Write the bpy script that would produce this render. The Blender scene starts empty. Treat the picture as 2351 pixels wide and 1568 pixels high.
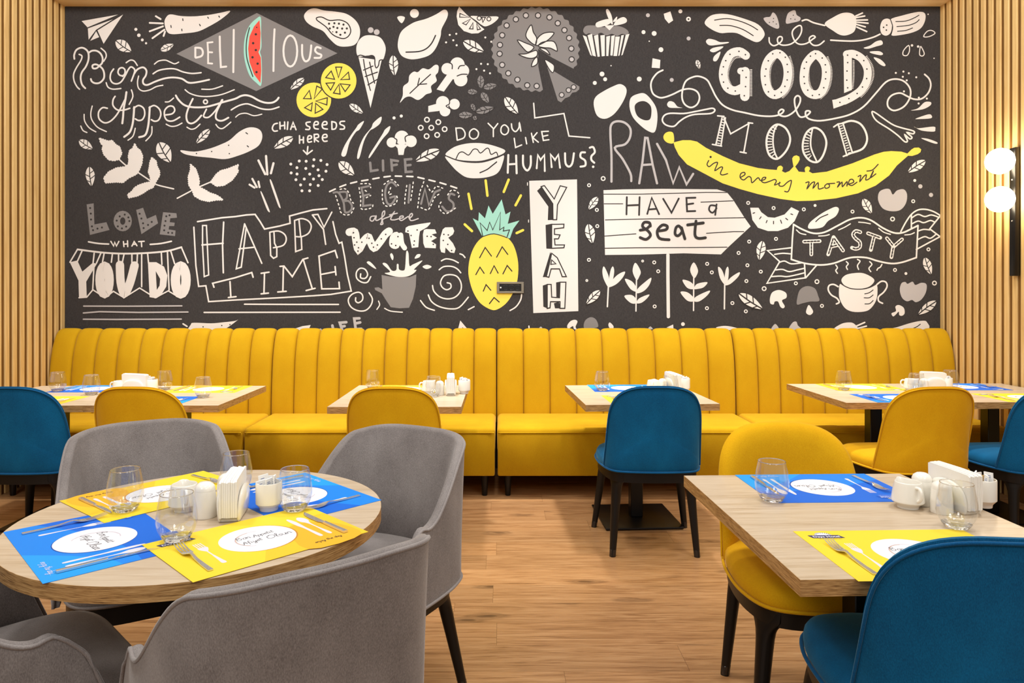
import bpy, bmesh, math, random
from mathutils import Vector, Matrix
from mathutils.geometry import tessellate_polygon
PI = math.pi
sc = bpy.context.scene
COL = sc.collection
random.seed(7)

# ------------------------------------------------------------ camera, world, lights
cam = bpy.data.cameras.new('camera')
cam.sensor_width = 36.0
cam.lens = 36.0 * 1622.0 / 2351.0
cam.shift_x = 25.5 / 2351.0
cam.shift_y = -119.0 / 2351.0
cam.clip_start = 0.05
camo = bpy.data.objects.new('camera', cam)
camo.location = (0, 0, 1.38)
camo.rotation_euler = (PI / 2, 0, 0)
COL.objects.link(camo)
sc.camera = camo

sc.view_settings.view_transform = 'Standard'
sc.view_settings.look = 'None'
sc.view_settings.exposure = 0.0
sc.view_settings.gamma = 1.0
sc.view_settings.use_curve_mapping = False

world = bpy.data.worlds.new('world')
sc.world = world
world.use_nodes = True
wb = world.node_tree.nodes['Background']
wb.inputs[0].default_value = (1.0, 0.95, 0.89, 1)
wb.inputs[1].default_value = 0.37


def area(name, loc, size, energy, color=(1, .97, .93), rot=(0, 0, 0), shape='DISK', spread=PI):
    l = bpy.data.lights.new(name, 'AREA')
    l.shape = shape
    l.size = size
    l.energy = energy
    l.color = color
    l.spread = spread
    o = bpy.data.objects.new(name, l)
    o.location = loc
    o.rotation_euler = rot
    COL.objects.link(o)
    return o


# ceiling downlights and added fill lights (all above or behind the frame)
for lx in (-2.7, -0.9, 0.9, 2.7):
    area('downlight_or_fill', (lx, 3.6, 3.75), 0.30, 19.5, rot=(math.radians(48), 0, 0))
for lx in (-2.25, -0.75, 0.75, 2.25):
    area('downlight_or_fill', (lx, 4.62, 3.9), 0.2, 11, spread=.95)
for lx in (-2.0, 0.0, 2.0):
    area('downlight_or_fill', (lx, 2.5, 3.75), 0.45, 25, spread=2.7)
for lx in (-2.4, 0.0, 2.4):
    area('downlight_or_fill', (lx, 0.6, 3.7), 0.9, 18, rot=(math.radians(38), 0, 0))  # added frontal fill to brighten upright surfaces, not a ceiling lamp
for lx in (-2.0, 2.0):
    area('downlight_or_fill', (lx, -1.4, 3.5), 1.2, 33, rot=(math.radians(58), 0, 0))  # second added fill, behind the camera and aimed forward


# ------------------------------------------------------------ helpers
def lin(c):
    c = c / 255.0
    return c / 12.92 if c <= 0.04045 else ((c + 0.055) / 1.055) ** 2.4


def rgb(r, g, b):
    return (lin(r), lin(g), lin(b), 1.0)


def newmat(name):
    m = bpy.data.materials.new(name)
    m.use_nodes = True
    nt = m.node_tree
    return m, nt, nt.nodes['Principled BSDF']


def plain(name, col, rough=0.6, metal=0.0, spec=0.5, coat=0.0):
    m, nt, p = newmat(name)
    p.inputs['Base Color'].default_value = col
    p.inputs['Roughness'].default_value = rough
    p.inputs['Metallic'].default_value = metal
    p.inputs['Specular IOR Level'].default_value = spec
    p.inputs['Coat Weight'].default_value = coat
    return m


def N(nt, t, **kw):
    n = nt.nodes.new(t)
    for k, v in kw.items():
        if k.startswith('i_'):
            n.inputs[k[2:].replace('_', ' ')].default_value = v
        else:
            setattr(n, k, v)
    return n


def ramp(nt, stops, interp='LINEAR'):
    n = nt.nodes.new('ShaderNodeValToRGB')
    n.color_ramp.interpolation = interp
    el = n.color_ramp.elements
    while len(el) < len(stops):
        el.new(0.5)
    for e, (p, c) in zip(el, stops):
        e.position = p
        e.color = c
    return n


def coords(nt, scale, kind='Object', rot=(0, 0, 0)):
    tc = nt.nodes.new('ShaderNodeTexCoord')
    mp = nt.nodes.new('ShaderNodeMapping')
    mp.inputs['Scale'].default_value = scale
    mp.inputs['Rotation'].default_value = rot
    nt.links.new(tc.outputs[kind], mp.inputs['Vector'])
    return mp


def fabric(name, c1, c2, sheen=0.35, tint=(1, 1, 1, 1), scale=1.0, rough=0.9):
    m, nt, p = newmat(name)
    L = nt.links.new
    mp = coords(nt, (520 * scale, 520 * scale, 210 * scale))
    n1 = N(nt, 'ShaderNodeTexNoise', i_Scale=1.0, i_Detail=2.0)
    L(mp.outputs[0], n1.inputs['Vector'])
    mp2 = coords(nt, (5, 5, 3.2))
    n2 = N(nt, 'ShaderNodeTexNoise', i_Scale=1.0, i_Detail=4.0, i_Roughness=0.6)
    L(mp2.outputs[0], n2.inputs['Vector'])
    ad = N(nt, 'ShaderNodeMath', operation='MULTIPLY_ADD')
    L(n2.outputs[0], ad.inputs[0])
    ad.inputs[1].default_value = 0.55
    mu = N(nt, 'ShaderNodeMath', operation='MULTIPLY')
    L(n1.outputs[0], mu.inputs[0])
    mu.inputs[1].default_value = 0.5
    L(mu.outputs[0], ad.inputs[2])
    r = ramp(nt, [(0.33, c1), (0.72, c2)])
    L(ad.outputs[0], r.inputs[0])
    L(r.outputs[0], p.inputs['Base Color'])
    p.inputs['Roughness'].default_value = rough
    p.inputs['Specular IOR Level'].default_value = 0.15
    p.inputs['Sheen Weight'].default_value = sheen
    p.inputs['Sheen Roughness'].default_value = 0.35
    p.inputs['Sheen Tint'].default_value = tint
    b = N(nt, 'ShaderNodeBump', i_Strength=0.18, i_Distance=0.002)
    L(n1.outputs[0], b.inputs['Height'])
    L(b.outputs[0], p.inputs['Normal'])
    return m


def wood(name, stops, scale=(1.2, 14, 14), rough=0.45, detail=6.0, fine=0.35, kind='Object', coat=0.0):
    m, nt, p = newmat(name)
    L = nt.links.new
    mp = coords(nt, scale, kind)
    n1 = N(nt, 'ShaderNodeTexNoise', i_Scale=1.6, i_Detail=detail, i_Roughness=0.62, i_Distortion=0.9)
    L(mp.outputs[0], n1.inputs['Vector'])
    mp2 = coords(nt, tuple(s * 7 for s in scale), kind)
    n2 = N(nt, 'ShaderNodeTexNoise', i_Scale=1.0, i_Detail=3.0)
    L(mp2.outputs[0], n2.inputs['Vector'])
    mx = N(nt, 'ShaderNodeMix')
    mx.inputs[0].default_value = fine
    L(n1.outputs[0], mx.inputs[2])
    L(n2.outputs[0], mx.inputs[3])
    r = ramp(nt, stops)
    L(mx.outputs[0], r.inputs[0])
    L(r.outputs[0], p.inputs['Base Color'])
    p.inputs['Roughness'].default_value = rough
    p.inputs['Coat Weight'].default_value = coat
    b = N(nt, 'ShaderNodeBump', i_Strength=0.08, i_Distance=0.002)
    L(n2.outputs[0], b.inputs['Height'])
    L(b.outputs[0], p.inputs['Normal'])
    return m


M = {}
M['yellow'] = fabric('yellow_velvet', rgb(204, 148, 8), rgb(226, 176, 20), 0.25, (1, .85, .4, 1))
M['bench'] = fabric('bench_velvet', rgb(184, 138, 9), rgb(199, 157, 19), 0.2, (1, .85, .4, 1))
M['benchshade'] = fabric('bench_velvet_shaded', rgb(172, 126, 6), rgb(190, 148, 14), 0.25, (1, .8, .3, 1))  # bench velvet darkened: shade on the front panel put into the colour
M['blue'] = fabric('blue_velvet', rgb(6, 68, 108), rgb(12, 102, 150), 0.35, (.3, .75, 1, 1))
M['bluepipe'] = fabric('blue_piping', rgb(8, 66, 112), rgb(14, 92, 142), 0.4, (.4, .8, 1, 1))
M['grey'] = fabric('grey_velvet', rgb(102, 95, 93), rgb(156, 149, 146), 0.45, (1, .97, .95, 1))
M['greypipe'] = fabric('grey_piping', rgb(120, 112, 110), rgb(160, 153, 150), 0.45)
M['yellowpipe'] = fabric('yellow_piping', rgb(212, 156, 10), rgb(232, 184, 26), 0.3, (1, .85, .4, 1))
M['blackwood'] = plain('black_lacquered_wood', rgb(12, 10, 10), 0.42, spec=.35)
M['blackmetal'] = plain('black_powder_coated_metal', rgb(11, 9, 9), 0.36, spec=.4)
M['oak'] = wood('light_oak_top', [(0.30, rgb(168, 144, 114)), (0.45, rgb(191, 170, 143)), (0.6, rgb(203, 185, 161)), (0.8, rgb(193, 173, 148))], (1.5, 20, 20), 0.35)
M['oakedge'] = wood('oak_edge', [(0.36, rgb(92, 60, 28)), (0.46, rgb(160, 118, 66)), (0.56, rgb(196, 154, 98)), (0.72, rgb(210, 170, 114))], (5, 5, 150), 0.5, fine=0.5)
M['slat'] = wood('pine_slats', [(0.3, rgb(204, 162, 98)), (0.5, rgb(230, 192, 126)), (0.75, rgb(240, 206, 146))], (14, 14, 0.9), 0.5)
M['soffit'] = wood('pine_soffit_lightened', [(0.3, rgb(238, 196, 136)), (0.6, rgb(250, 220, 168))], (0.9, 14, 14), 0.5)  # slat pine lightened: light on the underside put into the colour
M['slatback'] = wood('slat_backing', [(0.3, rgb(104, 68, 20)), (0.7, rgb(128, 88, 32))], (14, 14, 0.9), 0.6)
M['china'] = plain('white_china', rgb(240, 236, 226), 0.22, coat=0.3)
M['paper'] = plain('white_paper', rgb(246, 245, 242), 0.85, spec=0.2)
M['papershade'] = plain('napkin_paper', rgb(242, 238, 230), 0.9, spec=0.1)
M['steel'] = plain('polished_steel', rgb(226, 224, 222), 0.2, metal=.8)
M['footcap'] = plain('smoky_plastic_cap', rgb(40, 37, 36), 0.2)
M['darkplastic'] = plain('black_plastic', rgb(18, 18, 19), 0.35)
M['socketframe'] = plain('grey_metal_frame', rgb(150, 142, 128), 0.35, metal=0.6)
M['white'] = plain('white_plastic', rgb(240, 240, 238), 0.4)
M['brown'] = plain('kraft_paper', rgb(206, 170, 110), 0.8)
M['inkblue'] = plain('blue_ink', rgb(70, 90, 150), 0.7)


def glassmat():
    m, nt, p = newmat('clear_glass')
    nt.nodes.remove(p)
    L = nt.links.new
    out = [n for n in nt.nodes if n.type == 'OUTPUT_MATERIAL'][0]
    tr = N(nt, 'ShaderNodeBsdfTransparent')
    tr.inputs[0].default_value = (0.965, 0.97, 0.972, 1)
    gl = N(nt, 'ShaderNodeBsdfGlossy')
    gl.inputs['Roughness'].default_value = 0.02
    gl.inputs['Color'].default_value = (1, 1, 1, 1)
    lw = N(nt, 'ShaderNodeLayerWeight')
    lw.inputs[0].default_value = 0.5
    r = ramp(nt, [(0.0, (.05, .05, .05, 1)), (0.6, (.10, .10, .10, 1)), (0.85, (.3, .3, .3, 1)), (1.0, (.85, .85, .85, 1))])
    L(lw.outputs['Facing'], r.inputs[0])
    mx = N(nt, 'ShaderNodeMixShader')
    L(r.outputs[0], mx.inputs[0])
    L(tr.outputs[0], mx.inputs[1])
    L(gl.outputs[0], mx.inputs[2])
    L(mx.outputs[0], out.inputs['Surface'])
    return m


M['glass'] = glassmat()
m, nt, p = newmat('solid_glass_base')
p.inputs['Base Color'].default_value = (1, 1, 1, 1)
p.inputs['Roughness'].default_value = 0.02
p.inputs['Transmission Weight'].default_value = 1.0
p.inputs['IOR'].default_value = 1.42
M['glassbase'] = m

m, nt, p = newmat('lit_globe')
p.inputs['Base Color'].default_value = (1, 1, 1, 1)
p.inputs['Emission Color'].default_value = (1.0, 0.86, 0.62, 1)
p.inputs['Emission Strength'].default_value = 24.0
M['globe'] = m


def floor_mat():
    m, nt, p = newmat('oak_laminate_floor')
    L = nt.links.new
    tc = N(nt, 'ShaderNodeTexCoord')
    # boards: rows of 186 mm, each row shifted by its own amount, boards of 1.35 m
    sep = N(nt, 'ShaderNodeSeparateXYZ')
    L(tc.outputs['Object'], sep.inputs[0])

    def mth(op, a, b=None):
        n = N(nt, 'ShaderNodeMath', operation=op)
        for k, v in ((0, a), (1, b)):
            if v is None:
                continue
            if isinstance(v, (int, float)):
                n.inputs[k].default_value = v
            else:
                L(v, n.inputs[k])
        return n.outputs[0]
    yr = mth('DIVIDE', mth('ADD', sep.outputs['Y'], 0.05), 0.186)
    row = mth('FLOOR', yr)
    wn = N(nt, 'ShaderNodeTexWhiteNoise', noise_dimensions='1D')
    L(row, wn.inputs['W'])
    xr = mth('ADD', mth('DIVIDE', sep.outputs['X'], 1.35), mth('MULTIPLY', wn.outputs['Value'], 7.3))
    cell = mth('FLOOR', xr)
    cmb = N(nt, 'ShaderNodeCombineXYZ')
    L(cell, cmb.inputs[0])
    L(row, cmb.inputs[1])
    bid = N(nt, 'ShaderNodeTexWhiteNoise', noise_dimensions='2D')
    L(cmb.outputs[0], bid.inputs['Vector'])
    seam = mth('MAXIMUM', mth('LESS_THAN', mth('FRACT', yr), 0.007), mth('LESS_THAN', mth('FRACT', xr), 0.0013))
    # per-board shift of the grain
    sh = N(nt, 'ShaderNodeVectorMath', operation='MULTIPLY')
    L(bid.outputs['Color'], sh.inputs[0])
    sh.inputs[1].default_value = (9.7, 4.9, 0.0)
    av = N(nt, 'ShaderNodeVectorMath', operation='ADD')
    L(tc.outputs['Object'], av.inputs[0])
    L(sh.outputs[0], av.inputs[1])
    mp = N(nt, 'ShaderNodeMapping')
    mp.inputs['Scale'].default_value = (1.3, 24, 1)
    L(av.outputs[0], mp.inputs['Vector'])
    n1 = N(nt, 'ShaderNodeTexNoise', i_Scale=1.3, i_Detail=9.0, i_Roughness=0.66, i_Distortion=1.6)
    L(mp.outputs[0], n1.inputs['Vector'])
    mp3 = N(nt, 'ShaderNodeMapping')
    mp3.inputs['Scale'].default_value = (9, 150, 1)
    L(av.outputs[0], mp3.inputs['Vector'])
    n3 = N(nt, 'ShaderNodeTexNoise', i_Scale=1.0, i_Detail=3.0)
    L(mp3.outputs[0], n3.inputs['Vector'])
    mx = N(nt, 'ShaderNodeMix')
    mx.inputs[0].default_value = 0.3
    L(n1.outputs[0], mx.inputs[2])
    L(n3.outputs[0], mx.inputs[3])
    r = ramp(nt, [(0.30, rgb(112, 76, 44)), (0.42, rgb(160, 116, 74)), (0.52, rgb(184, 139, 93)), (0.68, rgb(202, 160, 114))])
    L(mx.outputs[0], r.inputs[0])
    # knots
    mp4 = N(nt, 'ShaderNodeMapping')
    mp4.inputs['Scale'].default_value = (2.6, 9.0, 1)
    L(av.outputs[0], mp4.inputs['Vector'])
    vo = N(nt, 'ShaderNodeTexVoronoi', i_Scale=1.0, i_Randomness=1.0)
    nz = N(nt, 'ShaderNodeTexNoise', i_Scale=4.0, i_Detail=3.0)
    L(mp4.outputs[0], nz.inputs['Vector'])
    av2 = N(nt, 'ShaderNodeVectorMath', operation='MULTIPLY_ADD')
    L(nz.outputs['Color'], av2.inputs[0])
    av2.inputs[1].default_value = (.25, .25, .25)
    L(mp4.outputs[0], av2.inputs[2])
    L(av2.outputs[0], vo.inputs['Vector'])
    kr = ramp(nt, [(0.0, (1, 1, 1, 1)), (0.09, (.85, .85, .85, 1)), (0.15, (.35, .35, .35, 1)), (0.20, (.5, .5, .5, 1)), (0.30, (0, 0, 0, 1))])
    L(vo.outputs['Distance'], kr.inputs[0])
    mk = N(nt, 'ShaderNodeMix', data_type='RGBA')
    kk = N(nt, 'ShaderNodeMath', operation='MULTIPLY')
    sv = N(nt, 'ShaderNodeSeparateColor')
    L(vo.outputs['Color'], sv.inputs[0])
    L(mth('MULTIPLY', kr.outputs[0], mth('GREATER_THAN', sv.outputs[0], 0.62)), kk.inputs[0])
    kk.inputs[1].default_value = 0.92
    L(kk.outputs[0], mk.inputs[0])
    L(r.outputs[0], mk.inputs[6])
    mk.inputs[7].default_value = rgb(84, 56, 36)
    # board tone
    tone = ramp(nt, [(0.0, (.78, .77, .77, 1)), (1.0, (1.04, 1.02, 1.0, 1))])
    L(bid.outputs['Value'], tone.inputs[0])
    mt = N(nt, 'ShaderNodeMix', data_type='RGBA', blend_type='MULTIPLY')
    mt.inputs[0].default_value = 1.0
    L(mk.outputs[2], mt.inputs[6])
    L(tone.outputs[0], mt.inputs[7])
    mm = N(nt, 'ShaderNodeMix', data_type='RGBA')
    L(mth('MULTIPLY', seam, 0.6), mm.inputs[0])
    L(mt.outputs[2], mm.inputs[6])
    mm.inputs[7].default_value = rgb(84, 52, 28)
    L(mm.outputs[2], p.inputs['Base Color'])
    p.inputs['Roughness'].default_value = 0.36
    b = N(nt, 'ShaderNodeBump', i_Strength=0.07, i_Distance=0.002)
    L(mx.outputs[0], b.inputs['Height'])
    L(b.outputs[0], p.inputs['Normal'])
    return m


M['floor'] = floor_mat()


def mural_mat():
    m, nt, p = newmat('charcoal_woven_wallpaper')
    L = nt.links.new
    mp = coords(nt, (60, 60, 900))
    n1 = N(nt, 'ShaderNodeTexNoise', i_Scale=1.0, i_Detail=2.0)
    L(mp.outputs[0], n1.inputs['Vector'])
    mp2 = coords(nt, (900, 900, 60))
    n2 = N(nt, 'ShaderNodeTexNoise', i_Scale=1.0, i_Detail=2.0)
    L(mp2.outputs[0], n2.inputs['Vector'])
    ad = N(nt, 'ShaderNodeMath', operation='ADD')
    L(n1.outputs[0], ad.inputs[0])
    L(n2.outputs[0], ad.inputs[1])
    h = N(nt, 'ShaderNodeMath', operation='MULTIPLY')
    L(ad.outputs[0], h.inputs[0])
    h.inputs[1].default_value = 0.5
    r = ramp(nt, [(0.36, rgb(46, 44, 45)), (0.64, rgb(72, 69, 69))])
    L(h.outputs[0], r.inputs[0])
    L(r.outputs[0], p.inputs['Base Color'])
    p.inputs['Roughness'].default_value = 0.9
    p.inputs['Specular IOR Level'].default_value = 0.2
    return m


M['mural'] = mural_mat()
INK = {
    'w': plain('mural_chalk_white', rgb(226, 222, 219), 0.9, spec=0.2),
    'g': plain('mural_grey', rgb(132, 129, 129), 0.9, spec=0.2),
    'p': plain('mural_pale_grey', rgb(186, 182, 183), 0.9, spec=0.2),
    'k': plain('mural_charcoal', rgb(58, 55, 55), 0.9, spec=0.2),
    'y': plain('mural_yellow', rgb(244, 218, 92), 0.9, spec=0.2),
    't': plain('mural_mint', rgb(160, 216, 202), 0.9, spec=0.2),
    'r': plain('mural_red', rgb(236, 84, 72), 0.9, spec=0.2),
}


# ------------------------------------------------------------ object and mesh helpers
def props(o, label=None, cat=None, group=None, kind=None):
    if label:
        o['label'] = label
    if cat:
        o['category'] = cat
    if group:
        o['group'] = group
    if kind:
        o['kind'] = kind
    return o


def empty(name, loc=(0, 0, 0), rz=0.0):
    o = bpy.data.objects.new(name, None)
    o.empty_display_size = 0.05
    o.location = loc
    o.rotation_euler = (0, 0, rz)
    COL.objects.link(o)
    return o


def copy_tree(o, parent=None):
    c = o.copy()
    COL.objects.link(c)
    if parent is not None:
        c.parent = parent
    for ch in o.children:
        copy_tree(ch, c)
    return c


class MB:
    """collects shapes and links them as one mesh object"""

    def __init__(s):
        s.v, s.f, s.mi = [], [], []

    def add(s, vs, fs, mi=0):
        o = len(s.v)
        s.v += [tuple(p) for p in vs]
        s.f += [tuple(i + o for i in f) for f in fs]
        s.mi += [mi] * len(fs)

    def box(s, x0, x1, y0, y1, z0, z1, mi=0):
        s.add([(x0, y0, z0), (x1, y0, z0), (x1, y1, z0), (x0, y1, z0), (x0, y0, z1), (x1, y0, z1), (x1, y1, z1), (x0, y1, z1)],
              [(3, 2, 1, 0), (4, 5, 6, 7), (0, 1, 5, 4), (1, 2, 6, 5), (2, 3, 7, 6), (3, 0, 4, 7)], mi)

    def rbox(s, x0, x1, y0, y1, z0, z1, r=0.01, seg=3, mi=0):
        bm = bmesh.new()
        bmesh.ops.create_cube(bm, size=1.0)
        for v in bm.verts:
            v.co = Vector(((x0 + x1) / 2 + v.co.x * (x1 - x0), (y0 + y1) / 2 + v.co.y * (y1 - y0), (z0 + z1) / 2 + v.co.z * (z1 - z0)))
        bmesh.ops.bevel(bm, geom=bm.edges[:] + bm.verts[:], offset=r, segments=seg, profile=0.5, affect='EDGES')
        bm.verts.index_update()
        s.add([v.co[:] for v in bm.verts], [[v.index for v in f.verts] for f in bm.faces], mi)
        bm.free()

    def loft(s, rings, cap0=True, cap1=True, closed=True, mi=0):
        n = len(rings[0])
        vs, fs = [], []
        for r in rings:
            vs += list(r)
        for a in range(len(rings) - 1):
            for i in range(n if closed else n - 1):
                j = (i + 1) % n
                fs.append((a * n + i, a * n + j, (a + 1) * n + j, (a + 1) * n + i))
        if cap0:
            fs.append(tuple(range(n - 1, -1, -1)))
        if cap1:
            b = (len(rings) - 1) * n
            fs.append(tuple(b + i for i in range(n)))
        s.add(vs, fs, mi)

    def lathe(s, prof, seg=32, c=(0, 0, 0), mi=0, cap0=True, cap1=True):
        rings = [[(c[0] + r * math.cos(2 * PI * i / seg), c[1] + r * math.sin(2 * PI * i / seg), c[2] + z) for i in range(seg)] for r, z in prof]
        s.loft(rings, cap0, cap1, True, mi)

    def tube(s, path, r, seg=8, closed=False, mi=0, caps=True):
        P = [Vector(p) for p in path]
        n = len(P)
        rings = []
        up = Vector((0.013, 0.021, 1))
        for i in range(n):
            if closed:
                t = P[(i + 1) % n] - P[i - 1]
            else:
                t = P[min(i + 1, n - 1)] - P[max(i - 1, 0)]
            if t.length < 1e-9:
                t = Vector((1, 0, 0))
            t.normalize()
            if abs(t.z) > 0.93:
                a = t.cross(Vector((1, 0.02, 0))).normalized()
            else:
                a = t.cross(up).normalized()
            b = t.cross(a).normalized()
            rr = r[i] if isinstance(r, (list, tuple)) else r
            rings.append([P[i] + (a * math.cos(2 * PI * k / seg) + b * math.sin(2 * PI * k / seg)) * rr for k in range(seg)])
        # keep neighbouring rings aligned
        for i in range(1, n):
            best = min(range(seg), key=lambda k: (rings[i][k] - rings[i - 1][0]).length_squared)
            alt = rings[i][best:] + rings[i][:best]
            if (alt[1] - rings[i - 1][1]).length > (alt[-1] - rings[i - 1][1]).length:
                alt = [alt[0]] + alt[:0:-1]
            rings[i] = alt
        if closed:
            rings.append(rings[0])
            s.loft(rings, False, False, True, mi)
        else:
            s.loft(rings, caps, caps, True, mi)

    def prism(s, pts, axis, a, b, mi=0):
        """extrude an outline: pts are 2-D, axis 'x','y' or 'z'"""
        def mk(p, h):
            return {'x': (h, p[0], p[1]), 'y': (p[0], h, p[1]), 'z': (p[0], p[1], h)}[axis]
        s.loft([[mk(p, a) for p in pts], [mk(p, b) for p in pts]], True, True, True, mi)

    def build(s, name, mats, parent=None, smooth=40, recalc=True, loc=None):
        me = bpy.data.meshes.new(name)
        me.from_pydata(s.v, [], s.f)
        if not isinstance(mats, (list, tuple)):
            mats = [mats]
        for m in mats:
            me.materials.append(m)
        me.polygons.foreach_set('material_index', s.mi)
        if recalc:
            bm = bmesh.new()
            bm.from_mesh(me)
            bmesh.ops.recalc_face_normals(bm, faces=bm.faces[:])
            bm.to_mesh(me)
            bm.free()
        if smooth:
            me.polygons.foreach_set('use_smooth', [True] * len(me.polygons))
            me.set_sharp_from_angle(angle=math.radians(smooth))
        me.update()
        o = bpy.data.objects.new(name, me)
        COL.objects.link(o)
        if parent is not None:
            o.parent = parent
        if loc:
            o.location = loc
        return o


def crom(pts, closed=False, k=6):
    """Catmull-Rom through points of any dimension"""
    n = len(pts)
    out = []
    d = len(pts[0])
    rng = range(n) if closed else range(n - 1)
    for i in rng:
        if closed:
            p0, p1, p2, p3 = pts[i - 1], pts[i], pts[(i + 1) % n], pts[(i + 2) % n]
        else:
            p0, p1, p2, p3 = pts[max(i - 1, 0)], pts[i], pts[i + 1], pts[min(i + 2, n - 1)]
        for j in range(k):
            t = j / k
            out.append(tuple(0.5 * (2 * p1[a] + (p2[a] - p0[a]) * t + (2 * p0[a] - 5 * p1[a] + 4 * p2[a] - p3[a]) * t * t
                                    + (3 * p1[a] - p0[a] - 3 * p2[a] + p3[a]) * t ** 3) for a in range(d)))
    if not closed:
        out.append(tuple(pts[-1]))
    return out


class Draw:
    """flat printed artwork: collects ribbons and fills in a 2-D page, with tiny steps between layers"""

    def __init__(s, inks, place, step=0.00012, smooth=4):
        s.inks = inks
        s.idx = {k: i for i, k in enumerate(inks)}
        s.place = place
        s.mb = MB()
        s.lv = 0
        s.step = step
        s.k = smooth

    def group(s):
        s.lv = 0

    def _z(s):
        s.lv += 1
        return s.lv * s.step

    def fill(s, pts, c, smooth=False):
        if smooth:
            pts = crom(pts, True, s.k)
        z = s._z()
        tri = tessellate_polygon([[Vector((p[0], p[1], 0)) for p in pts]])
        s.mb.add([s.place(p[0], p[1], z) for p in pts], tri, s.idx[c])

    def stroke(s, pts, w, c, smooth=False, closed=False, cap=True):
        if len(pts) == 1:
            return s.dot(pts[0], w / 2, c)
        if smooth:
            pts = crom(pts, closed, s.k)
        z0 = s._z()
        n = len(pts)
        vs = []
        h = w / 2
        for i in range(n):
            a = pts[i - 1] if (i > 0 or closed) else pts[i]
            b = pts[(i + 1) % n] if (i < n - 1 or closed) else pts[i]
            p = pts[i]
            d1 = (p[0] - a[0], p[1] - a[1])
            d2 = (b[0] - p[0], b[1] - p[1])
            l1 = math.hypot(*d1) or 1e-9
            l2 = math.hypot(*d2) or 1e-9
            u1 = (d1[0] / l1, d1[1] / l1) if l1 > 1e-8 else (d2[0] / l2, d2[1] / l2)
            u2 = (d2[0] / l2, d2[1] / l2) if l2 > 1e-8 else u1
            t = (u1[0] + u2[0], u1[1] + u2[1])
            lt = math.hypot(*t)
            if lt < 0.2:
                t, lt = u1, 1.0
            t = (t[0] / lt, t[1] / lt)
            nn = (-t[1], t[0])
            m = nn[0] * -u1[1] + nn[1] * u1[0]
            k = h / max(m, 0.55)
            z = z0 + s.step * 0.4 * i / n
            vs.append(s.place(p[0] + nn[0] * k, p[1] + nn[1] * k, z))
            vs.append(s.place(p[0] - nn[0] * k, p[1] - nn[1] * k, z))
        fs = [(2 * i, 2 * i + 1, 2 * i + 3, 2 * i + 2) for i in range(n - 1)]
        if closed:
            fs.append((2 * n - 2, 2 * n - 1, 1, 0))
        s.mb.add(vs, fs, s.idx[c])
        if cap and not closed and w > 0:
            lv = s.lv
            for e, q in ((pts[0], pts[1]), (pts[-1], pts[-2])):
                a0 = math.atan2(e[1] - q[1], e[0] - q[0])
                vs = [s.place(e[0] + h * math.cos(a0 + t), e[1] + h * math.sin(a0 + t), z0) for t in [PI / 2 - PI * j / 6 for j in range(7)]]
                s.mb.add(vs, [tuple(range(7))], s.idx[c])
            s.lv = lv

    def dot(s, p, r, c, ry=None, seg=0):
        z = s._z()
        seg = seg or (36 if r > 9 else 14)
        ry = ry or r
        s.mb.add([s.place(p[0] + r * math.cos(2 * PI * i / seg), p[1] + ry * math.sin(2 * PI * i / seg), z) for i in range(seg)], [tuple(range(seg))], s.idx[c])

    def ring(s, p, r, w, c, ry=None, seg=14):
        ry = ry or r
        s.stroke([(p[0] + r * math.cos(2 * PI * i / seg), p[1] + ry * math.sin(2 * PI * i / seg)) for i in range(seg)], w, c, False, True)

    def dash(s, pts, w, c, on, off):
        pts = crom(pts, False, 8)
        acc = [0.0]
        for a, b in zip(pts, pts[1:]):
            acc.append(acc[-1] + math.hypot(b[0] - a[0], b[1] - a[1]))

        def at(t):
            for i in range(len(pts) - 1):
                if acc[i + 1] >= t:
                    f = (t - acc[i]) / max(acc[i + 1] - acc[i], 1e-9)
                    return (pts[i][0] + (pts[i + 1][0] - pts[i][0]) * f, pts[i][1] + (pts[i + 1][1] - pts[i][1]) * f)
            return pts[-1]
        t = 0.0
        lv = s.lv
        while t < acc[-1]:
            s.lv = lv
            s.stroke([at(t), at(min(t + on, acc[-1]))], w, c, cap=(w < on * 1.5))
            t += on + off

    def leaf(s, a, b, w, c='w', k='k'):
        """lens-shaped leaf split by a midrib and side veins"""
        dx, dy = b[0] - a[0], b[1] - a[1]
        L = math.hypot(dx, dy)
        ux, uy = dx / L, dy / L
        nx, ny = -uy, ux

        def P(t, o):
            return (a[0] + dx * t + nx * o, a[1] + dy * t + ny * o)
        h = w / 2
        s.fill([P(0, 0), P(.12, h * .62), P(.35, h), P(.6, h * .92), P(.85, h * .5), P(1, 0), P(.85, -h * .5), P(.6, -h * .92), P(.35, -h), P(.12, -h * .62)], c, True)
        wv = max(1.3, L * 0.05)
        s.stroke([P(-.04, -h * .08), P(.5, h * .10), P(1.04, 0)], wv, k, True, cap=False)
        s.stroke([P(.52, h * .05), P(.36, h * 1.15)], wv * .85, k, cap=False)
        s.stroke([P(.62, -h * .0), P(.46, -h * 1.15)], wv * .85, k, cap=False)
        if L / w > 1.55:
            s.stroke([P(.80, h * .05), P(.66, h * 1.1)], wv * .8, k, cap=False)
            s.stroke([P(.34, -h * .0), P(.20, -h * 1.05)], wv * .8, k, cap=False)


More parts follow.
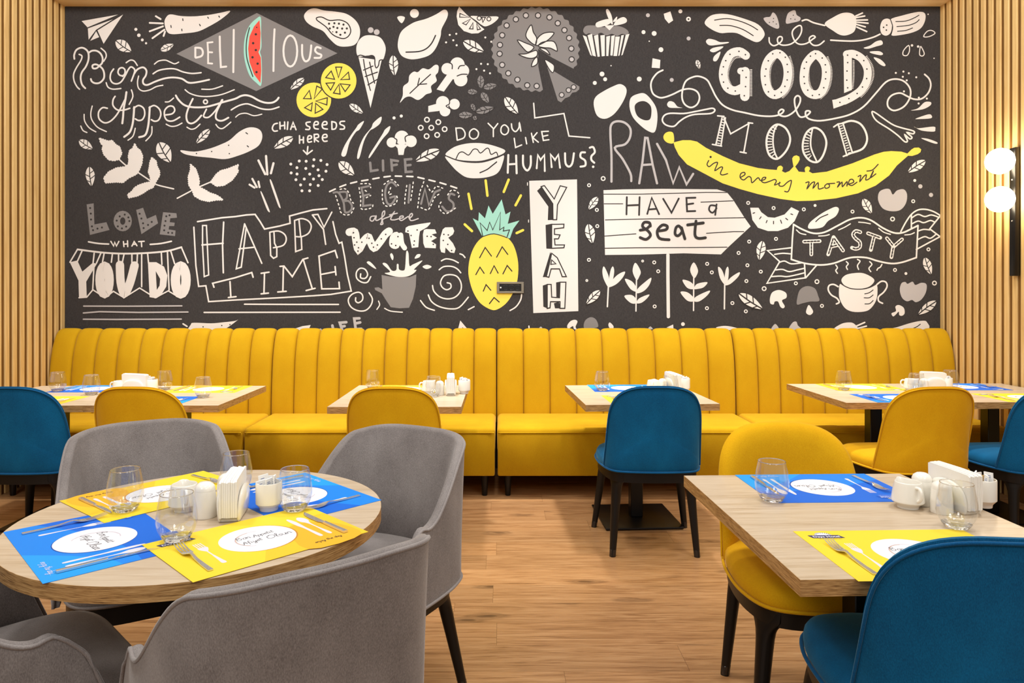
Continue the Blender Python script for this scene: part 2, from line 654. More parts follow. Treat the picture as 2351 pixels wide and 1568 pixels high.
def serrate(pts, t=1.7, n=5.2):
    """leaf outline with small teeth"""
    out = []
    ar = sum(a[0] * b[1] - b[0] * a[1] for a, b in zip(pts, pts[1:] + pts[:1]))
    sg = 1 if ar > 0 else -1
    for a, b in zip(pts, pts[1:] + pts[:1]):
        dx, dy = b[0] - a[0], b[1] - a[1]
        L = math.hypot(dx, dy)
        k = max(1, round(L / n))
        for i in range(k):
            out.append((a[0] + dx * i / k, a[1] + dy * i / k))
            if L > 3:
                f = (i + .75) / k
                out.append((a[0] + dx * f + dy / L * t * sg, a[1] + dy * f - dx / L * t * sg))
    return out


def draw_script(dr, txt, ox, oy, sc_=1.0):
    """mini drawing language, one command per line"""
    T = [0, 0]

    def parse(q):
        r = []
        for tok in q.split():
            x, y = tok.split(',')
            r.append(((float(x) / 3.92 + T[0]), (float(y) / 3.92 + T[1])))
        return r
    S = 1 / 3.92
    for ln in txt.strip().split('\n'):
        ln = ln.strip()
        if not ln:
            continue
        if ln.startswith('T '):
            T[0], T[1] = [float(v) for v in ln.split()[1:]]
            continue
        if ln.startswith('#'):
            dr.group()
            continue
        h, q = ln.split(':')
        h = h.split()
        cmd = h[0]
        parts = [parse(x) for x in q.split(';')]
        for pts in parts:
            if cmd in 'sl':
                dr.stroke(pts, float(h[1]) * S, h[2], cmd == 's')
            elif cmd in 'SL':
                dr.stroke(pts, float(h[1]) * S, h[2], cmd == 'S', True)
            elif cmd in 'fp':
                dr.fill(pts, h[1], cmd == 'f')
            elif cmd == 'j':
                dr.fill(serrate(pts), h[1])
            elif cmd == 'd':
                lv = dr.lv
                for p in pts:
                    dr.lv = lv
                    dr.dot(p, float(h[2]) * S, h[1])
            elif cmd == 'o':
                lv = dr.lv
                for p in pts:
                    dr.lv = lv
                    dr.ring(p, float(h[2]) * S, float(h[3]) * S, h[1])
            elif cmd == 'x':
                dr.dash(pts, float(h[1]) * S, h[2], float(h[3]) * S, float(h[4]) * S)
            elif cmd == 'b':
                dr.leaf(pts[0], pts[1], float(h[2]) * S, h[1])
            elif cmd == 'e':
                n = 20
                c0, r0 = pts[0], (float(h[3]) * S, float(h[4]) * S)
                dr.stroke([(c0[0] + r0[0] * math.cos(2 * PI * i / n), c0[1] + r0[1] * math.sin(2 * PI * i / n)) for i in range(n)], float(h[1]) * S, h[2], False, True)
MURAL = '''
T 140 0
#
p w: 187,190 515,132 240,247; 243,257 468,175 318,268 250,358; 318,282 345,335 265,368; 330,274 560,132 385,395
#
f w: 932,210 945,160 985,130 1080,145 1200,148 1330,135 1440,115 1525,100 1440,175 1330,240 1230,285 1100,302 1000,308 955,285
l 9 k: 990,230 993,248; 1097,170 1099,186; 1088,263 1090,278; 1248,220 1255,233; 1322,155 1328,166; 1422,146 1428,156
l 16 w: 855,147 898,173; 800,207 918,212; 800,283 920,238; 825,345 932,268; 925,325 938,285
#
d w 14: 675,265
d w 16: 702,318
d w 13: 733,360
d w 10: 767,390
b w 95: 495,370 632,465
b w 60: 900,455 1015,400
#
s 16 w: 122,530 120,495 140,450 185,430 225,445 248,480 248,540 225,600 190,650 178,700 190,760 220,795
s 13 w: 165,490 190,505 180,545 140,610 115,670 120,730 145,780 168,803
s 16 w: 252,475 280,458 320,458 355,480 375,520 372,565 350,590 320,615 290,615 285,590 310,580 340,590 375,620 390,665 385,710 350,745 310,750 280,735 270,712
s 12 w: 362,435 400,470 408,510 385,553
s 14 w: 475,622 450,660 445,710 465,745 505,755 545,735 580,680 600,640
s 14 w: 572,680 535,680 515,655 525,620 555,610 577,630 575,665 555,688
s 14 w: 590,655 625,605 655,615 665,645 635,730
s 16 w: 660,665 690,625 740,607 770,635 765,680 740,720 745,755 780,765 850,735 930,708 1010,698 1090,710 1150,745 1230,740 1335,718
#
s 12 w: 588,565 625,542 660,550 688,590; 408,745 425,785 470,803 540,797; 635,810 648,870 615,940
s 11 w: 842,578 880,550 940,542 985,560 1025,575 1060,560; 700,685 690,740 700,795 740,820 800,810 860,780 918,768
s 13 w: 830,665 880,635 960,620 1030,622 1100,648 1180,662 1262,655
#
s 18 w: 590,830 580,900 565,980 560,1050 553,1110
s 14 w: 488,868 470,900 470,950 510,990 570,990 620,975
s 14 w: 418,975 375,970 340,1010 345,1070 390,1105 440,1095 490,1050 530,990 575,900
s 18 w: 660,965 655,1040 645,1120 620,1190 570,1232; 800,965 795,1050 785,1140 760,1215 705,1235
s 14 w: 655,975 700,950 745,975 755,1030 735,1075 700,1085 670,1070; 795,970 840,950 885,980 900,1030 880,1080 845,1092 815,1078
s 14 w: 945,1035 1000,1025 1025,995 1010,960 970,958 935,995 935,1050 960,1085 1010,1088 1070,1055
s 11 w: 940,918 975,915 1015,883
s 17 w: 1035,860 1060,900 1110,945 1180,965 1290,965 1380,945 1460,920 1568,890 1620,865 1668,858 1720,872 1780,905 1840,925 1900,925 1940,905 1960,880
s 16 w: 1188,890 1150,970 1130,1040 1140,1095 1175,1112 1220,1090 1265,1040
s 14 w: 1310,985 1285,1040 1300,1058 1340,1050 1400,985 1450,900
o w 18 13: 1302,917
s 16 w: 1455,900 1405,1000 1395,1060 1420,1085 1460,1085 1508,1060
#
s 11 w: 1118,808 1160,840 1240,865 1340,868 1450,850 1560,808; 1268,803 1360,803 1455,773; 948,1118 990,1137 1040,1133 1090,1108; 1135,1145 1170,1163 1210,1155 1252,1118; 1395,1120 1420,1150 1460,1155 1530,1100
s 11 w: 605,1262 650,1225 670,1155; 765,1268 815,1210 820,1140; 283,955 270,1020 280,1080 330,1145 410,1185; 210,1030 215,1090 255,1150 315,1187; 180,1135 200,1175 235,1193
b w 75: 165,1265 285,1340
b w 125: 880,1285 985,1460
b w 65: 1340,1165 1220,1290
#
j w: 345,1242 430,1270 460,1262 500,1305 530,1320 550,1380 525,1435 480,1448 430,1440 385,1390 370,1340 380,1310 358,1290
j w: 665,1290 685,1330 715,1352 738,1405 730,1475 705,1535 680,1570 640,1590 615,1600 560,1645 500,1640 400,1648 385,1600 430,1545 500,1510 590,1498 605,1480 612,1440 605,1410 618,1352 645,1335
j w: 818,1415 860,1450 865,1490 890,1540 890,1580 855,1640 830,1690 790,1705 740,1740 690,1765 610,1783 600,1750 640,1720 660,1690 700,1665 760,1645 810,1635 800,1580 785,1550 795,1500 800,1460
s 12 w: 525,1435 600,1500 690,1550 810,1630 870,1665 1015,1700
#
f w: 1078,1352 1200,1365 1330,1340 1440,1300 1520,1260 1600,1190 1680,1150 1750,1150 1800,1180 1812,1240 1780,1310 1700,1360 1600,1400 1480,1432 1350,1420 1200,1405 1110,1385
d k 6: 1357,1364 1220,1382 1510,1308 1516,1383
l 9 k: 1665,1195 1680,1205; 1677,1313 1688,1322
T 540 0
#
p g: -528,485 195,118 920,480 190,820
s 18 w: -358,430 -358,515; -358,430 -308,435 -290,470 -303,505 -353,520
l 16 w: -203,380 -248,385 -243,475 -243,570 -206,573; -243,470 -206,472
l 18 w: -138,330 -136,450 -128,605 -80,600; -12,270 -16,650; 355,265 348,400 345,640
e 18 w 62 140: 497,460
s 18 w: 603,405 605,500 630,552 665,535 680,470 685,410
s 18 w: 770,435 735,425 720,455 740,480 775,495 765,520 715,522
f t: 232,158 190,170 130,230 90,330 78,450 90,560 130,680 190,745 235,770 242,640 238,520 225,470 238,420 235,300
p r: 220,182 170,240 130,330 118,440 130,560 170,670 228,748 236,640 232,520 210,470 225,440 230,300
s 9 k: 130,250 108,340 100,430 110,540 160,690
d k 11: 187,310 163,390 187,452 157,517 203,574 193,650
d k 6: 195,248
#
s 13 w: -35,990 0,968 50,945 110,935 170,955 240,980 320,985 395,963
s 10 w: 5,1055 40,1028 100,1020 170,1042 240,1028
#
f w: 620,140 660,90 720,75 800,95 900,105 1000,125 1080,180 1120,250 1120,330 1080,400 1000,420 920,410 850,350 790,280 700,240 640,195
S 10 k: 735,160 780,155 850,185 940,180 1010,210 1040,270 1025,320 980,348 920,335 870,305 820,245 760,200 735,180
d k 10: 845,214 893,210 934,214 975,222 1005,257 963,258 920,253 885,243 852,257 912,290 988,295 947,314
d k 5: 878,287
#
p w: 1110,515 1318,545 1218,972
f w: 1090,440 1110,370 1160,325 1230,318 1300,335 1340,385 1355,450 1330,540 1290,545 1270,600 1255,520 1200,500 1110,510
s 10 k: 1105,505 1130,497 1180,510 1230,500 1255,520 1258,580 1270,612 1290,590 1300,545 1330,540
s 10 k: 1155,535 1170,630 1205,770 1218,815; 1210,560 1230,650 1255,750; 1155,632 1240,595; 1170,690 1280,650; 1195,765 1280,715
d p 26: 1220,272 1274,290
b w 80: 1420,500 1435,680
#
d y 156: 708,900
L 10 k: 668,815 685,890 615,888; 735,775 785,800 710,890; 825,945 830,880 725,910; 695,925 685,1000 625,970; 725,930 790,985 720,1020
d k 170: 932,728
d y 160: 932,728
L 10 k: 905,605 960,605 930,700; 865,640 895,715 815,700; 1020,650 1030,715 950,718; 1035,765 990,825 945,755; 935,760 945,848 885,838; 895,745 860,812 818,750
#
b w 60: 620,705 497,805
b w 60: 1030,940 1150,1020
b w 80: 520,1235 350,1335
b w 95: 935,1460 1070,1575
#
s 13 w: 380,1110 350,1120 335,1155 350,1180 380,1178; 675,1098 640,1105 645,1130 672,1145 665,1165 635,1165; 715,1125 745,1120 745,1098 720,1097 708,1125 715,1155 748,1162; 793,1125 823,1120 823,1098 798,1097 783,1125 793,1155 830,1162; 985,1092 950,1095 945,1118 980,1135 980,1160 945,1163
l 13 w: 403,1100 405,1162; 445,1098 447,1160; 405,1135 447,1128; 475,1098 470,1165; 500,1165 522,1100 548,1168; 508,1142 540,1142; 870,1095 872,1165
s 13 w: 870,1095 905,1105 912,1135 900,1160 872,1165; 655,1255 685,1245 685,1225 660,1225 652,1255 660,1280 688,1275; 790,1240 825,1235 822,1212 795,1215 785,1245 800,1272 828,1270; 712,1212 745,1210 750,1235 718,1248 750,1275
l 13 w: 580,1222 580,1290; 615,1235 615,1288; 580,1260 615,1258; 712,1210 715,1278; 655,1320 648,1390; 615,1355 648,1390 695,1355
d w 13: 502,1478 578,1450 640,1452 710,1438 772,1445 828,1482 557,1510 703,1495 637,1517 747,1530 818,1542 505,1557 558,1567 672,1568 755,1582 548,1618 623,1612 706,1612 785,1617 590,1665 677,1662 748,1670 602,1718 671,1718
#
f w: 1160,1090 1120,1165 1085,1190 1030,1280 995,1400 955,1395 985,1310 1040,1220 1090,1150 1110,1120; 1315,1050 1305,1110 1250,1155 1210,1180 1160,1270 1120,1415 1097,1420 1115,1330 1160,1230 1225,1150 1245,1105; 1395,1135 1380,1190 1320,1260 1215,1415 1208,1395 1280,1280 1330,1200 1350,1165
#
d w 45: 1408,1283
d w 64: 1500,1240
d w 52: 1582,1272
p w: 1430,1300 1560,1300 1525,1340 1515,1395 1470,1395 1462,1335
s 10 k: 1435,1245 1455,1260 1450,1295; 1560,1215 1530,1235 1535,1275
#
l 22 g: 1215,1465 1222,1540 1282,1530; 1330,1445 1332,1535; 1412,1535 1405,1440 1465,1450; 1410,1490 1455,1482; 1585,1432 1528,1437 1535,1548 1590,1545; 1530,1490 1578,1485
d w 14: 1430,1062 1495,1045
f w: 1458,160 1490,145 1528,160 1498,210
T 940 0
#
d w 40: 45,122
#
f w: -105,400 -90,320 -60,270 0,225 60,195 150,170 240,130 310,88 343,105 340,160 290,260 280,330 240,430 190,490 120,520 20,535 -60,510 -95,460
s 12 k: 235,320 200,390 150,440 80,465 -30,470
#
p w: 447,60 513,130 675,265 620,300 560,303 490,280 440,225 425,150 430,100
f w: 552,145 680,150 800,152 760,205 690,238 650,225 600,185
L 9 k: 455,122 540,157 452,155; 550,172 478,210 510,225; 572,205 540,260 572,262; 605,212 612,270 640,262; 652,155 660,203 685,158
o k 18 8: 628,165 715,172
#
d w 9: 363,315 422,305 395,363 330,382 425,408 683,338 737,376 645,575 705,578 603,623 672,636 725,660
b w 90: 485,375 668,465
#
f w: -85,925 -60,860 -55,780 -10,740 0,680 40,645 75,650 120,615 175,625 230,585 262,595 258,650 235,680 245,730 195,775 200,830 150,850 110,885 70,900 10,870 -40,880
s 10 k: 190,670 90,760 5,840; 90,705 75,765; 155,755 95,760
#
p w: 245,805 340,670 400,700 310,825
d w 52: 340,620
d w 65: 432,582
d w 58: 480,638
d w 60: 462,718
d w 55: 400,660
s 10 k: 365,565 385,585 385,620; 495,590 455,595 440,620; 520,670 470,670 430,685
#
p w: 170,955 260,930 300,990 260,1000 170,1010
d w 60: 300,925
d w 48: 405,938
d w 48: 320,1000
s 9 k: 360,895 360,935 330,955 365,980
o w 21 11: 158,1078 260,1100 102,1150 197,1150 317,1163 155,1226 250,1215
#
b g 58: 640,680 645,795
b g 55: 668,790 785,765
b g 58: 650,835 712,925
b g 48: 525,825 612,830
b g 38: 560,935 588,1000
b g 62: 600,1010 760,970
b g 58: 445,1040 570,1035
b g 34: 582,1045 598,1085
b w 88: 860,880 975,1025
#
p g: 1240,605 1530,780 1528,805 1500,828 1465,835 1440,870 1400,885 1365,922 1335,905
f w: 1218,540 1265,560 1303,595 1290,655 1250,610
S 8 k: 1218,540 1265,560 1303,595 1290,655 1250,610
d p 22: 1370,855 1432,812 1478,785
o k 22 8: 1370,855 1432,812 1478,785
l 12 w: 1118,930 1128,1062 1240,1045 1390,1022 1435,1225 1623,1240
#
s 12 w: 418,1155 470,1155 500,1195 490,1240 432,1262; 918,1115 925,1160 955,1185 985,1150 990,1105 1003,1180
l 12 w: 418,1152 430,1262; 708,1110 758,1160; 795,1113 755,1165 755,1230; 943,1245 955,1328 1010,1305; 1045,1238 1055,1295; 1098,1200 1115,1282; 1148,1195 1110,1240 1160,1280; 1250,1182 1190,1185 1205,1265 1255,1258; 1198,1228 1245,1218
S 12 w: 582,1160 620,1190 612,1235 575,1252 543,1230 545,1185; 858,1125 890,1155 885,1195 855,1213 825,1190 828,1145
#
l 18 w: 890,1395 885,1555; 960,1400 965,1560; 888,1480 962,1475
s 18 w: 1022,1400 1025,1490 1060,1535 1090,1490 1092,1405; 1400,1380 1405,1470 1435,1500 1465,1470 1480,1380; 1580,1372 1545,1375 1540,1415 1580,1445 1582,1490 1540,1500; 1623,1330 1653,1325 1668,1370 1638,1405 1638,1440 1663,1465
l 17 w: 1145,1515 1155,1395 1180,1440 1215,1395 1218,1540; 1280,1505 1270,1390 1310,1440 1340,1392 1355,1510
d w 11: 1653,1502
#
f w: 325,1385 400,1325 500,1295 600,1287 700,1297 800,1325 862,1355 830,1390 700,1435 600,1450 450,1440 360,1410
f w: 322,1408 450,1450 630,1465 760,1430 848,1395 835,1480 800,1550 740,1585 640,1603 520,1598 440,1550 380,1490
s 9 k: 322,1400 420,1440 530,1460 650,1460 760,1430 848,1392
s 9 k: 420,1430 445,1380 480,1368 525,1395 545,1385 575,1345 610,1345 640,1378 690,1338 715,1340 735,1390 780,1370 795,1400
s 11 k: 635,1555 700,1525 745,1490 785,1458
b w 88: 270,1350 55,1450
T 1340 0
#
f g: -5,280 20,235 100,230 180,245 300,235 370,255 405,290 385,315 345,305 300,325 255,305 205,320 155,295 100,320 50,300 20,310
p w: -8,318 25,330 75,505 60,495; 35,318 75,305 110,510 80,500; 92,325 130,310 145,510 125,512; 150,320 190,315 190,505 162,508; 203,330 238,322 222,505 203,505; 248,325 280,318 260,502 240,500; 285,330 325,330 300,505 268,505; 338,320 362,315 322,500 310,505; 378,315 412,305 350,495 338,500
f w: 200,95 220,85 250,140 262,215 245,212 215,150; 115,205 220,172 235,215 125,248; 270,228 300,180 355,155 387,175 380,205 320,225; 268,185 300,150 295,185 270,200
p w: 183,230 275,228 232,275
#
d p 18: 578,138 792,720 944,347
p w: 720,125 780,103 805,185 765,212 730,170; 620,525 690,540 685,615 612,610
d w 18: 870,103 538,290 193,714 100,747
o w 15 13: 943,173
d w 22: 634,302 695,448 165,667 500,712
d w 6: 590,372 246,592
b w 42: 1018,540 1042,620
#
f w: 90,940 110,870 190,815 270,775 330,757 380,790 382,850 340,940 270,1030 190,1070 120,1040
f w: 412,960 425,880 490,845 550,843 610,900 655,980 663,1080 640,1187 580,1180 500,1120 440,1050
f k: 458,960 490,920 550,912 600,950 610,1010 595,1075 540,1080 480,1040
#
s 20 p: 250,1635 250,1400 240,1200 250,1120 300,1092 370,1105 420,1160 415,1240 370,1300 280,1330 350,1430 420,1560 428,1630
l 20 p: 500,1650 530,1450 553,1240 575,1242 620,1480 660,1650; 535,1485 605,1480; 660,1295 740,1440 805,1650 860,1505 925,1660 985,1565
#
s 15 w: 712,632 660,660 615,720 605,780 625,845 680,878 730,875 800,850 885,810 960,800 1020,825 1042,880 1020,940 965,968 910,940 885,880 892,800 920,730 980,695 1040,688 1110,720 1150,790 1190,870 1250,945 1340,990 1450,1015 1568,1040 1668,1047 1738,1040 1783,1020 1800,995 1778,985 1753,1010 1768,1040 1828,1045 1898,1000 1943,930 1948,880 1923,862 1898,890 1903,960 1928,1030 1958,1055 2008,1040 2038,1010 2023,998 1998,1005 2000,1045 2038,1075 2128,1087 2268,1065 2398,1030 2518,960 2628,840 2718,740 2798,712 2878,730 2933,790 2940,860 2908,930 2858,975 2788,995 2738,960 2738,900 2778,855 2848,838 2908,865 2968,892 3038,890 3098,840 3123,770 3108,710 3068,670
S 14 w: 1160,975 1180,995 1140,1022 1000,1030 920,1055 860,1095 810,1138 740,1125 708,1085 725,1040 780,1020 900,1022 1000,1005 1100,985
f w: 750,940 770,912 810,920 845,960 890,970 830,972 770,968
#
f w: 1100,375 1125,350 1180,360 1230,380 1300,378 1295,390 1200,405 1130,408; 1135,455 1170,430 1255,418 1230,445 1170,472; 1230,465 1215,520 1190,552 1165,545 1175,505
f w: 1088,210 1130,150 1200,127 1300,130 1430,165 1568,220 1628,300 1600,360 1550,380 1470,345 1380,300 1300,295 1230,298 1150,265
s 9 k: 1178,182 1290,168 1400,190 1500,230 1565,270; 1225,230 1320,232 1430,265 1525,322
#
s 78 w: 1458,500 1400,465 1320,490 1268,590 1256,690 1290,785 1360,818 1430,790
l 85 w: 1452,645 1450,868
l 62 w: 1412,640 1452,640
d k 7: 1397,463 1455,493 1316,490 1278,547 1257,602 1244,671 1258,740 1297,794 1364,820 1430,636 1461,697 1456,780 1445,862
x 16 w 6 7: 1330,775 1302,710 1302,640 1332,560 1370,520 1440,515
x 20 w 6 7: 1506,625 1506,870
#
l 13 w: 1205,1043 1262,1048; 1245,1060 1190,1300; 1275,1060 1235,1310; 1158,1300 1240,1315; 1262,1060 1322,1205 1490,1110; 1480,1105 1520,1110; 1485,1120 1440,1375; 1408,1368 1462,1378
x 26 w 9 15: 1258,1075 1212,1300
#
p y: 808,1282 890,1262 960,1262 1020,1275 1100,1330 1250,1405 1400,1470 1568,1512 1668,1525 1738,1530 1743,1508 1755,1495 1775,1490 1792,1505 1790,1525 1783,1540 1813,1555 1850,1540 1888,1500 1880,1460 1876,1425 1890,1405 1915,1398 1940,1410 1944,1435 1930,1465 1903,1500 1935,1545 1993,1550 1988,1520 1998,1503 2015,1497 2035,1506 2036,1525 2025,1542 2058,1560 2188,1545 2418,1470 2618,1390 2700,1366 2768,1360 2858,1365 2913,1382 2950,1345 2975,1330 3015,1328 3037,1345 3030,1370 3005,1388 2955,1404 2918,1402 2818,1490 2748,1580 2628,1670 2468,1740 2268,1785 2068,1806 1918,1810 1768,1790 1568,1747 1400,1700 1250,1650 1100,1570 930,1480 855,1395 820,1325
f y: 718,1225 740,1195 780,1185 808,1205 810,1285 760,1287 725,1260
d k 10: 1142,1413
s 10 k: 1125,1445 1110,1480 1130,1500 1170,1470 1205,1465 1180,1535 1230,1505 1250,1510 1230,1560 1250,1575 1295,1563
s 10 k: 1415,1595 1450,1572 1445,1552 1415,1562 1408,1598 1440,1620 1480,1590 1505,1600 1515,1645 1568,1600 1590,1625 1628,1615 1638,1597 1613,1600 1600,1630 1628,1645 1678,1630 1718,1615 1733,1632 1718,1665 1768,1645
s 10 k: 1763,1640 1758,1670 1793,1675 1833,1640 1868,1625 1858,1680 1838,1725 1808,1722
s 10 k: 1998,1645 2028,1640 2008,1700 2048,1650 2078,1640 2063,1695 2108,1645 2113,1700 2158,1690
s 10 k: 2188,1655 2168,1675 2178,1695 2208,1685 2208,1660 2188,1655 2258,1650
s 10 k: 2278,1640 2303,1640 2283,1685 2323,1640 2328,1680 2368,1635 2368,1675
s 10 k: 2378,1660 2428,1640 2418,1615 2393,1620 2383,1655 2413,1670 2458,1640; 2468,1590 2493,1580 2483,1635 2518,1590 2543,1575 2538,1620 2578,1600 2608,1535 2578,1600 2628,1565
s 10 k: 2548,1540 2598,1530 2648,1480
T 1740 0
#
S 78 w: 170,484 230,522 264,600 267,700 235,800 160,853 97,820 66,720 66,620 102,532
d k 7: 133,485 198,475 246,516 263,580 269,648 263,720 242,778 210,832 150,860 94,827 67,763 63,686 72,622 93,548
x 16 w 6 7: 285,505 315,620 310,740 270,830 215,885; 165,520 120,590 107,680 115,770 135,805
#
S 78 w: 515,492 575,532 611,610 609,720 575,818 520,853 452,828 417,750 417,650 442,562
d k 7: 472,506 518,484 578,523 606,584 612,650 608,710 592,790 551,852 490,860 448,812 419,752 414,692 417,616 436,560
x 16 w 6 7: 625,510 660,620 655,740 620,830 560,890; 505,535 462,600 456,690 470,770 495,815
#
p w: 770,470 845,460 845,810 775,838
s 72 w: 800,490 860,487 935,530 985,620 980,720 930,810 850,870 775,908
p w: 668,900 700,895 850,840 860,900 760,950 680,978
d k 7: 806,497 890,498 952,546 980,622 978,708 940,784 892,842 818,888 737,922 807,564 801,640 799,722 807,791
x 16 w 6 7: 975,505 1030,600 1035,700 990,800 925,875; 860,545 860,700 850,800
#
S 18 w: 175,1120 245,1150 285,1220 285,1290 245,1370 175,1430 110,1405 80,1330 80,1240 115,1160
s 14 w: 175,1125 145,1180 135,1280 150,1370 175,1425
x 42 w 9 17: 150,1150 110,1230 105,1300 120,1370 150,1410
#
S 18 w: 505,1150 570,1180 610,1250 612,1320 580,1410 530,1460 460,1440 410,1370 405,1280 440,1190
s 14 w: 490,1160 475,1250 480,1340 530,1455
x 44 w 9 17: 470,1190 440,1250 435,1320 455,1400 480,1425
#
l 14 w: 682,1143 720,1117 760,1110; 722,1122 800,1400; 765,1112 850,1375; 768,1408 850,1375
s 18 w: 760,1110 840,1088 920,1115 970,1190 980,1270 940,1340 850,1375
x 26 w 9 14: 745,1130 825,1385
#
S 13 w: 1045,1008 1200,1115 1290,1150 1400,1180 1395,1205 1340,1192 1385,1235 1365,1250 1320,1212 1345,1268 1320,1275 1260,1220 1180,1160 1070,1090 1030,1030
f w: 1375,995 1440,975 1500,920 1555,920 1550,950 1480,985; 1420,1068 1530,1030 1562,1040 1555,1065 1450,1072; 1405,1140 1440,1155 1580,1140 1595,1165 1580,1185 1470,1175; 1468,1245 1530,1250 1610,1280 1605,1295 1550,1280
d w 9: 1240,657 1308,645 1357,660 1303,692 1424,696 1338,724 1313,823 1447,880 1519,888 1445,932
f w: 950,432 1010,410 1060,375 1110,365 1120,400 1060,420 990,440; 1010,465 1090,462 1125,485 1100,498 1020,480; 1040,518 1100,535 1145,580 1135,597 1090,575
S 9 w: 1355,410 1362,460 1340,500 1305,495 1310,455; 1465,420 1495,480 1480,505 1455,495 1455,450; 1490,330 1520,285 1560,275 1592,300 1540,330
d w 11: 1385,410 1440,420
d w 6: 1583,526 1530,130
#
f p: 50,170 75,155 110,150 135,112 170,150 192,240 165,258 90,220; 252,210 265,130 300,100 335,95 348,135 383,160 370,190 310,205
d k 5: 140,167 137,197 165,217 103,203 295,170 318,138 333,175
s 13 w: 100,340 105,385 140,412 185,395 215,365 215,335 190,332 175,355 185,390 230,408 300,395 360,345 390,290 390,240 365,232 320,265 308,310 335,375 380,400 440,390 490,355 515,335 495,322 465,340 465,375 500,408 550,405 595,370
#
f w: 600,215 680,155 760,118 830,118 875,150 885,215 865,285 800,318 740,315 680,280
s 14 w: 398,188 440,178 500,205 600,230
l 14 w: 880,145 940,118; 880,160 960,145; 885,182 985,180; 885,200 990,210; 885,220 965,243; 890,245 978,285
#
s 14 w: 655,362 760,368 860,370 950,360 1040,335 1098,308
f w: 1100,240 1120,185 1160,168 1195,185 1205,245 1190,300 1150,322 1110,300
f w: 1190,178 1300,140 1440,108 1500,120 1505,180 1470,250 1400,290 1290,315 1200,318 1210,250
s 8 k: 1190,172 1212,245 1195,320; 1240,195 1330,190 1400,165 1448,138; 1250,240 1350,230 1420,205 1450,178; 1255,283 1330,275 1390,253
d k 7: 1158,227 1155,272 1130,247
b w 75: 1505,1445 1350,1550
T 140 380
#
b w 80: 255,12 275,185
j w: 1165,-15 1215,30 1240,100 1248,150 1240,190 1300,220 1340,245 1400,265 1440,290 1460,312 1400,312 1330,325 1260,310 1200,275 1185,235 1150,175 1145,100 1165,40
s 12 w: 1048,295 1170,230; 1240,195 1345,150
j w: 1345,150 1400,75 1440,45 1500,30 1600,-10 1590,30 1600,50 1575,90 1540,135 1470,180 1400,188
#
p g: 232,350 295,340 302,530 410,510 438,580 262,625; 678,400 740,380 775,480 855,445 875,520 725,618; 920,420 1040,430 1045,470 985,475 980,510 1025,515 1020,545 975,545 970,575 1032,585 1028,635 890,620
e 58 g 53 63: 557,500
d k 9: 264,383 270,433 272,486 280,548 290,582 330,568 370,558 575,442 608,467 617,500 588,550 550,566 513,548 503,496 530,458 709,434 725,477 740,520 745,563 785,535 818,508 949,457 978,448 942,500 933,541 930,583 967,605 1002,607
#
l 12 w: 450,683 475,725 485,690 500,725 522,683; 563,685 568,730; 600,678 602,730; 565,708 602,705; 640,725 660,685 685,722; 648,710 678,708; 700,685 750,682; 725,685 728,730
s 14 w: 250,687 340,702 430,707; 805,710 900,702 995,682
#
s 16 w: 150,755 300,775 420,787 560,793 720,790 870,780 980,765 1085,735
l 13 w: 150,755 82,870; 190,770 150,860; 300,790 290,880; 360,790 320,880; 390,790 375,870; 465,790 455,870; 520,795 520,880; 570,795 550,890; 640,795 640,890; 690,795 685,890; 728,795 728,1090; 782,795 790,880; 905,785 910,890; 960,775 975,1120; 990,770 1025,885; 1085,735 1145,875; 300,900 288,1115
p w: 82,870 150,855 195,955 290,875 325,885 230,1045 235,1190 165,1195 160,1035
e 82 w 42 122: 395,1030
s 76 w: 533,895 540,1050 573,1150 622,1060 665,900
p w: 785,870 860,870 930,910 960,990 950,1090 900,1170 860,1195 800,1185
p k: 855,950 895,1020 890,1080 865,1120
e 84 w 48 124: 1080,1030
l 12 w: 165,1190 235,1185 290,1118 400,1190 475,1132 570,1190 710,1102 850,1190 968,1128 1070,1190
l 13 p: 208,1265 600,1266 1090,1263; 205,1327 350,1315 700,1322 1145,1318; 205,1383 500,1385 1085,1382
#
f w: 1160,1500 1170,1430 1200,1415 1350,1420 1450,1412 1568,1398 1600,1382 1540,1430 1480,1470 1440,1495
l 14 w: 1100,1425 1135,1447; 1060,1470 1150,1475
d k 6: 1280,1452 1448,1440 1522,1432
f w: 100,1480 130,1468 170,1468 210,1488
#
L 12 w: 1275,540 1310,540 1330,985 1290,1000 1275,720
l 14 w: 1270,715 1460,700; 1465,510 1455,720 1462,965
l 13 w: 1197,555 1215,900 1240,1088 1305,1082 1330,1225 1568,1210 1968,1190 2268,1172 2428,1160 2613,1130 2578,980 2553,820 2528,690 2503,700 2473,620 2448,505
l 14 w: 1230,505 1450,470 1568,460 1668,445 1748,440 1793,505 1833,572 1968,545 2063,520 2058,455 2168,425 2268,400 2393,388
l 14 w: 1378,1095 1366,1060 1568,1010 1718,963 1730,1005; 1522,1045 1530,1185; 1508,1188 1576,1180
l 13 w: 1290,1322 1800,1321 2513,1320; 1653,1248 2068,1250 2498,1250
T 540 380
#
l 13 w: 85,525 10,930 55,915 100,560; 85,525 240,880; 35,750 175,735
l 13 w: 312,600 320,810 345,835 375,820 375,745; 350,605 355,700 375,740
s 13 w: 312,600 390,590 445,620 460,670 430,720 345,740; 535,495 600,478 660,500 685,550 660,610 600,640 550,640
l 13 w: 535,495 545,775 600,755 595,640; 575,490 590,640; 695,445 745,440 800,555 870,420; 695,445 795,575 815,710
l 14 w: 235,970 305,960; 265,965 260,1150; 235,1155 300,1148; 405,908 440,905 515,1000 610,845 655,832; 435,910 430,1135; 385,1138 460,1132; 615,850 695,1110; 640,1125 720,1105; 920,830 900,765 755,815 780,1110 940,1108 935,1050; 775,980 905,955; 900,910 908,985
#
